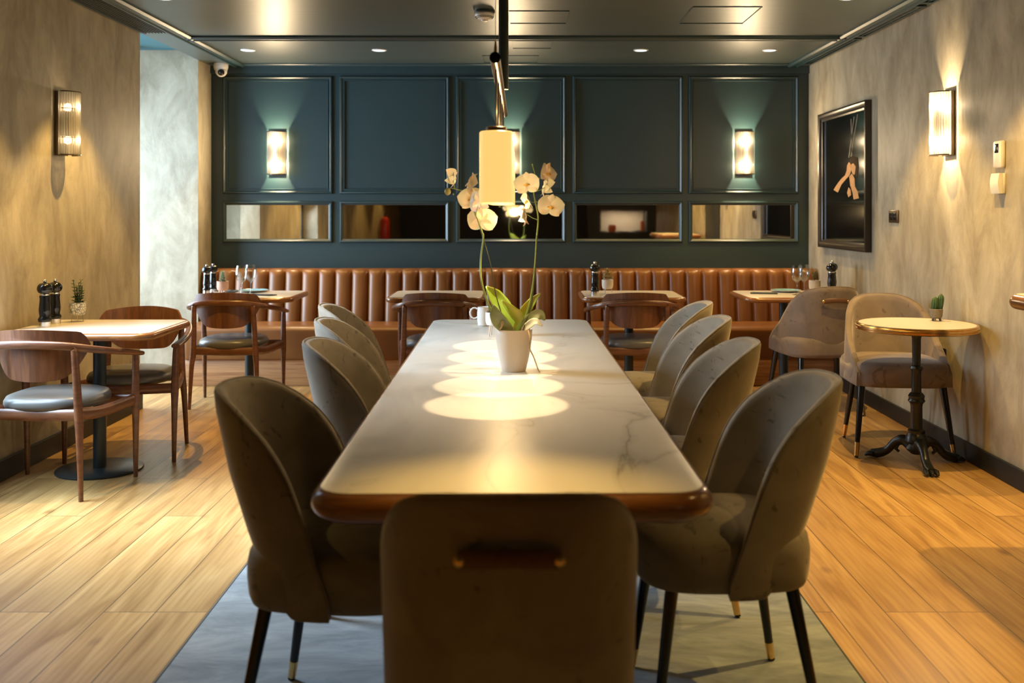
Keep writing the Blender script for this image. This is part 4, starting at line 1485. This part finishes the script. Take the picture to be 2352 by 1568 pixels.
big_leaf([OP(1182, 762), OP(1165, 720, 0.03), OP(1140, 685, 0.05), OP(1116, 657, 0.04)], [0.012, 0.028, 0.033, 0.029, 0.004], 0.35, LEAF, (0.2, -1, 0.3))
big_leaf([OP(1178, 762), OP(1190, 735, -0.01), OP(1172, 712, -0.03), OP(1152, 690, -0.035)], [0.012, 0.020, 0.024, 0.017, 0.003], 0.5, LEAF, (0.5, -1, 0.1))
big_leaf([OP(1176, 762, -0.02), OP(1155, 745, -0.05), OP(1140, 722, -0.07), OP(1134, 700, -0.07)], [0.012, 0.026, 0.030, 0.022, 0.003], 0.3, LEAFD, (-0.3, -1, 0.1))
big_leaf([OP(1188, 762), OP(1200, 725, 0.02), OP(1218, 697, 0.02), OP(1241, 673, 0.03)], [0.010, 0.022, 0.022, 0.015, 0.002], 0.5, LEAF, (0.4, -1, 0.5))
big_leaf([OP(1195, 760), OP(1215, 735, -0.02), OP(1238, 722, -0.02), OP(1252, 735, -0.03)], [0.010, 0.018, 0.022, 0.020, 0.003], 0.2, LEAFD, (0.1, -1, 0.6))
big_leaf([OP(1196, 762), OP(1212, 748, -0.03), OP(1230, 738, -0.05), OP(1246, 748, -0.06)], [0.008, 0.014, 0.016, 0.012, 0.002], 0.2, PETAL, (0.1, -1, 0.6))

LS = [(1168, 762, 0), (1128, 712, -0.03), (1107, 650, -0.02), (1104, 600, 0), (1110, 545, 0), (1107, 532, 0), (1092, 490, 0.0), (1082, 465, 0.01), (1068, 442, 0.01), (1046, 434, 0.0), (1034, 432, 0)]
RS = [(1196, 762, 0), (1216, 700, 0), (1226, 640, 0), (1231, 580, 0), (1233, 545, 0), (1236, 500, 0), (1229, 462, 0.0), (1226, 440, 0), (1231, 412, 0), (1228, 398, 0), (1223, 380, 0)]
for P in (LS, RS):
    pts = bez([OP(*p) for p in P], 6)
    n = len(pts)
    build('flower_stem', tube(BM(), pts, [0.0045 - 0.0030 * (k / (n - 1)) for k in range(n)], 8), STEMG, ot)
for P in ([(1166, 762, 0.02), (1140, 680, 0.02), (1125, 600, 0.02), (1096, 505, 0.012), (1082, 470, 0.01)], [(1200, 762, -0.02), (1222, 690, -0.012), (1231, 600, -0.006), (1233, 540, -0.004)]):
    build('support_stick', tube(BM(), bez([OP(*p) for p in P], 4), 0.0022, 6), STICK, ot)
for P in ([(1213, 757, -0.04), (1217, 775, -0.066), (1217, 800, -0.068), (1226, 820, -0.075), (1236, 848, -0.075), (1240, 855, -0.072)],
          [(1150, 765, -0.03), (1152, 740, -0.06), (1156, 742, -0.07), (1148, 757, -0.062)],
          [(1205, 762, -0.02), (1222, 745, -0.04), (1238, 742, -0.05)],
          [(1215, 760, 0), (1230, 715, 0.0), (1236, 690, 0.0)]):
    build('aerial_root', tube(BM(), bez([OP(*p) for p in P], 5), 0.0026, 7), ROOT, ot)


def petal_mesh(bm, M, length, width, cup):
    nu, nv = 8, 6
    rows_ = []
    for i in range(nu + 1):
        f = i / nu
        w = width * (math.sin(PI * min(1, f ** 0.75 * 0.98 + 0.02)) ** 0.65)
        r = []
        for j in range(nv + 1):
            u = -1 + 2 * j / nv
            r.append(bm.verts.new(M @ Vector((u * w, f * length, cup * (f ** 2) * length - 0.25 * w * u * u))))
        rows_.append(r)
    for a, b_ in zip(rows_, rows_[1:]):
        for j in range(nv):
            bm.faces.new((a[j], a[j + 1], b_[j + 1], b_[j]))


def flower(c, face, roll, s=1.0, cup=0.15):
    s *= 1.16
    """phalaenopsis bloom: three sepals, two broad petals, small lip; face = direction it looks to"""
    face = Vector(face).normalized()
    up = Vector((0, 0, 1))
    xax = up.cross(face).normalized()
    yax = face.cross(xax)
    B = Matrix((xax, yax, face)).transposed().to_4x4()
    Mb = Matrix.Translation(c) @ B @ Matrix.Rotation(roll, 4, 'Z')
    bm = BM()
    for a, l, w in ((0, 0.048, 0.019), (math.radians(128), 0.046, 0.018), (math.radians(-128), 0.046, 0.018)):
        petal_mesh(bm, Mb @ Matrix.Rotation(a, 4, 'Z'), l * s, w * s, cup)
    for a in (math.radians(72), math.radians(-72)):
        petal_mesh(bm, Mb @ Matrix.Translation((0, 0, 0.003)) @ Matrix.Rotation(a, 4, 'Z'), 0.053 * s, 0.037 * s, cup * 0.8)
    o = build('flower', bm, PETAL, ot, ang=180)
    bm = BM()
    leaf_blob(bm, Mb @ Vector((0, 0.004, 0.002)), (Mb.to_3x3() @ Vector((0, -0.6, 0.8))), 0.020 * s, 0.7, 0.8)
    leaf_blob(bm, Mb @ Vector((0.003, 0, 0.002)), (Mb.to_3x3() @ Vector((0.8, -0.2, 0.6))), 0.013 * s, 0.7, 0.6)
    leaf_blob(bm, Mb @ Vector((-0.003, 0, 0.002)), (Mb.to_3x3() @ Vector((-0.8, -0.2, 0.6))), 0.013 * s, 0.7, 0.6)
    build('flower_lip', bm, LIP, o, label='yellow centre lip')


flower(OP(1083, 458, -0.01), (-0.15, -1, 0.0), 0.1, 0.92)
flower(OP(1101, 463, -0.085), (0.6, 0.8, -0.1), -0.2, 0.90)
flower(OP(1107, 507, 0.0), (0.1, 1, 0.05), 0.05, 1.02)
flower(OP(1042, 412, 0.0), (-0.95, 0.30, 0.1), 0.5, 0.80, 0.5)
flower(OP(1079, 418, 0.0), (0.9, 0.35, -0.35), 0.3, 0.78, 0.4)
flower(OP(1211, 424, -0.07), (-0.35, -1, 0.1), 0.1, 0.88)
flower(OP(1213, 462, 0.0), (-0.9, -0.25, -0.25), 0.0, 0.80, 0.3)
flower(OP(1206, 496, -0.01), (-0.95, -0.2, -0.25), -0.3, 0.80, 0.55)
flower(OP(1257, 400, 0.0), (0.75, -0.55, 0.1), -0.3, 0.85, 0.2)
flower(OP(1251, 432, 0.0), (0.9, 0.4, -0.3), -0.4, 0.75, 0.5)
flower(OP(1264, 475, -0.01), (0.25, -1, -0.05), -0.15, 0.92)
for (a, b_) in (((1046, 434), (1042, 414)), ((1068, 442), (1079, 420)), ((1230, 462), (1262, 472)), ((1236, 505), (1210, 492)), ((1227, 440), (1252, 430)), ((1231, 412), (1255, 402)), ((1229, 465), (1214, 460))):
    build('flower_stalk', tube(BM(), [OP(*a), OP((a[0] + b_[0]) / 2, (a[1] + b_[1]) / 2 + 2), OP(*b_)], 0.0014, 6), STEMG, ot)
bm = BM()
bmesh.ops.create_uvsphere(bm, u_segments=14, v_segments=10, radius=0.0125)
for v in bm.verts: v.co = Vector((v.co.x, v.co.y, v.co.z * 1.15)) + OP(1028, 440)
build('bud', bm, OLIVE, ot, label='closed yellow green bud')
for p in ((1041, 446), (1223, 378)):
    bm = BM()
    bmesh.ops.create_uvsphere(bm, u_segments=10, v_segments=8, radius=0.0035)
    for v in bm.verts: v.co += OP(*p)
    build('bud', bm, STEMG, ot)

# ---------------------------------------------------------------- things behind the camera, seen in the mirrors
t = thing('fire_extinguisher', 'red fire extinguisher on the plaster wall, seen in the mirror', 'fire extinguisher', (-2.58, -1.6, 0.85))
build('cylinder', lathe(BM(), [(0.0, 0), (0.085, 0.01), (0.09, 0.03), (0.09, 0.36), (0.07, 0.42), (0.03, 0.45), (0.0, 0.455)], seg=28), RED, t)
build('valve', tube(BM(), [(0, 0, 0.44), (0, 0, 0.50), (0.03, 0.0, 0.53)], [0.02, 0.018, 0.014], 10), BLACK, t)
t = thing('back_bar', 'dark back bar cabinet with a pale lit niche, seen in the mirror', 'cabinet', (1.95, -1.4, 0))
build('counter', box(BM(), -0.7, 0.55, -0.3, 0.3, 0.0, 1.02, 0.01), DARKWALL, t)
bm = BM()
box(bm, -0.7, -0.45, -0.3, 0.25, 1.02, 1.75); box(bm, 0.40, 0.55, -0.3, 0.25, 1.02, 1.75); box(bm, -0.45, 0.40, -0.3, 0.25, 1.42, 1.75)
build('cabinet_frame', bm, DARKWALL, t, smooth=False)
build('niche_panel', box(BM(), -0.45, 0.40, -0.3, -0.25, 1.02, 1.42), POTW, t, smooth=False)
light('AREA', 'niche_light', (1.93, -1.35, 1.41), 3.0, (1.0, 0.8, 0.55), (0, 0, 0), shape='RECTANGLE', size=0.7, size_y=0.2)
for x, r, h in ((1.72, 0.07, 0.12), (2.28, 0.04, 0.2)):
    o = build('pot', lathe(BM(), [(r * 0.8, 0), (r, h * 0.4), (r * 0.9, h), (r * 0.8, h), (r * 0.8, h - 0.01)], seg=24), ORANGE)
    o.location = (x, -1.2, 1.022)
    tag(o, 'orange enamel pot on the bar niche, seen in the mirror' if x < 2 else 'tall orange bottle-like pot at the bar end, seen in the mirror', 'pot')
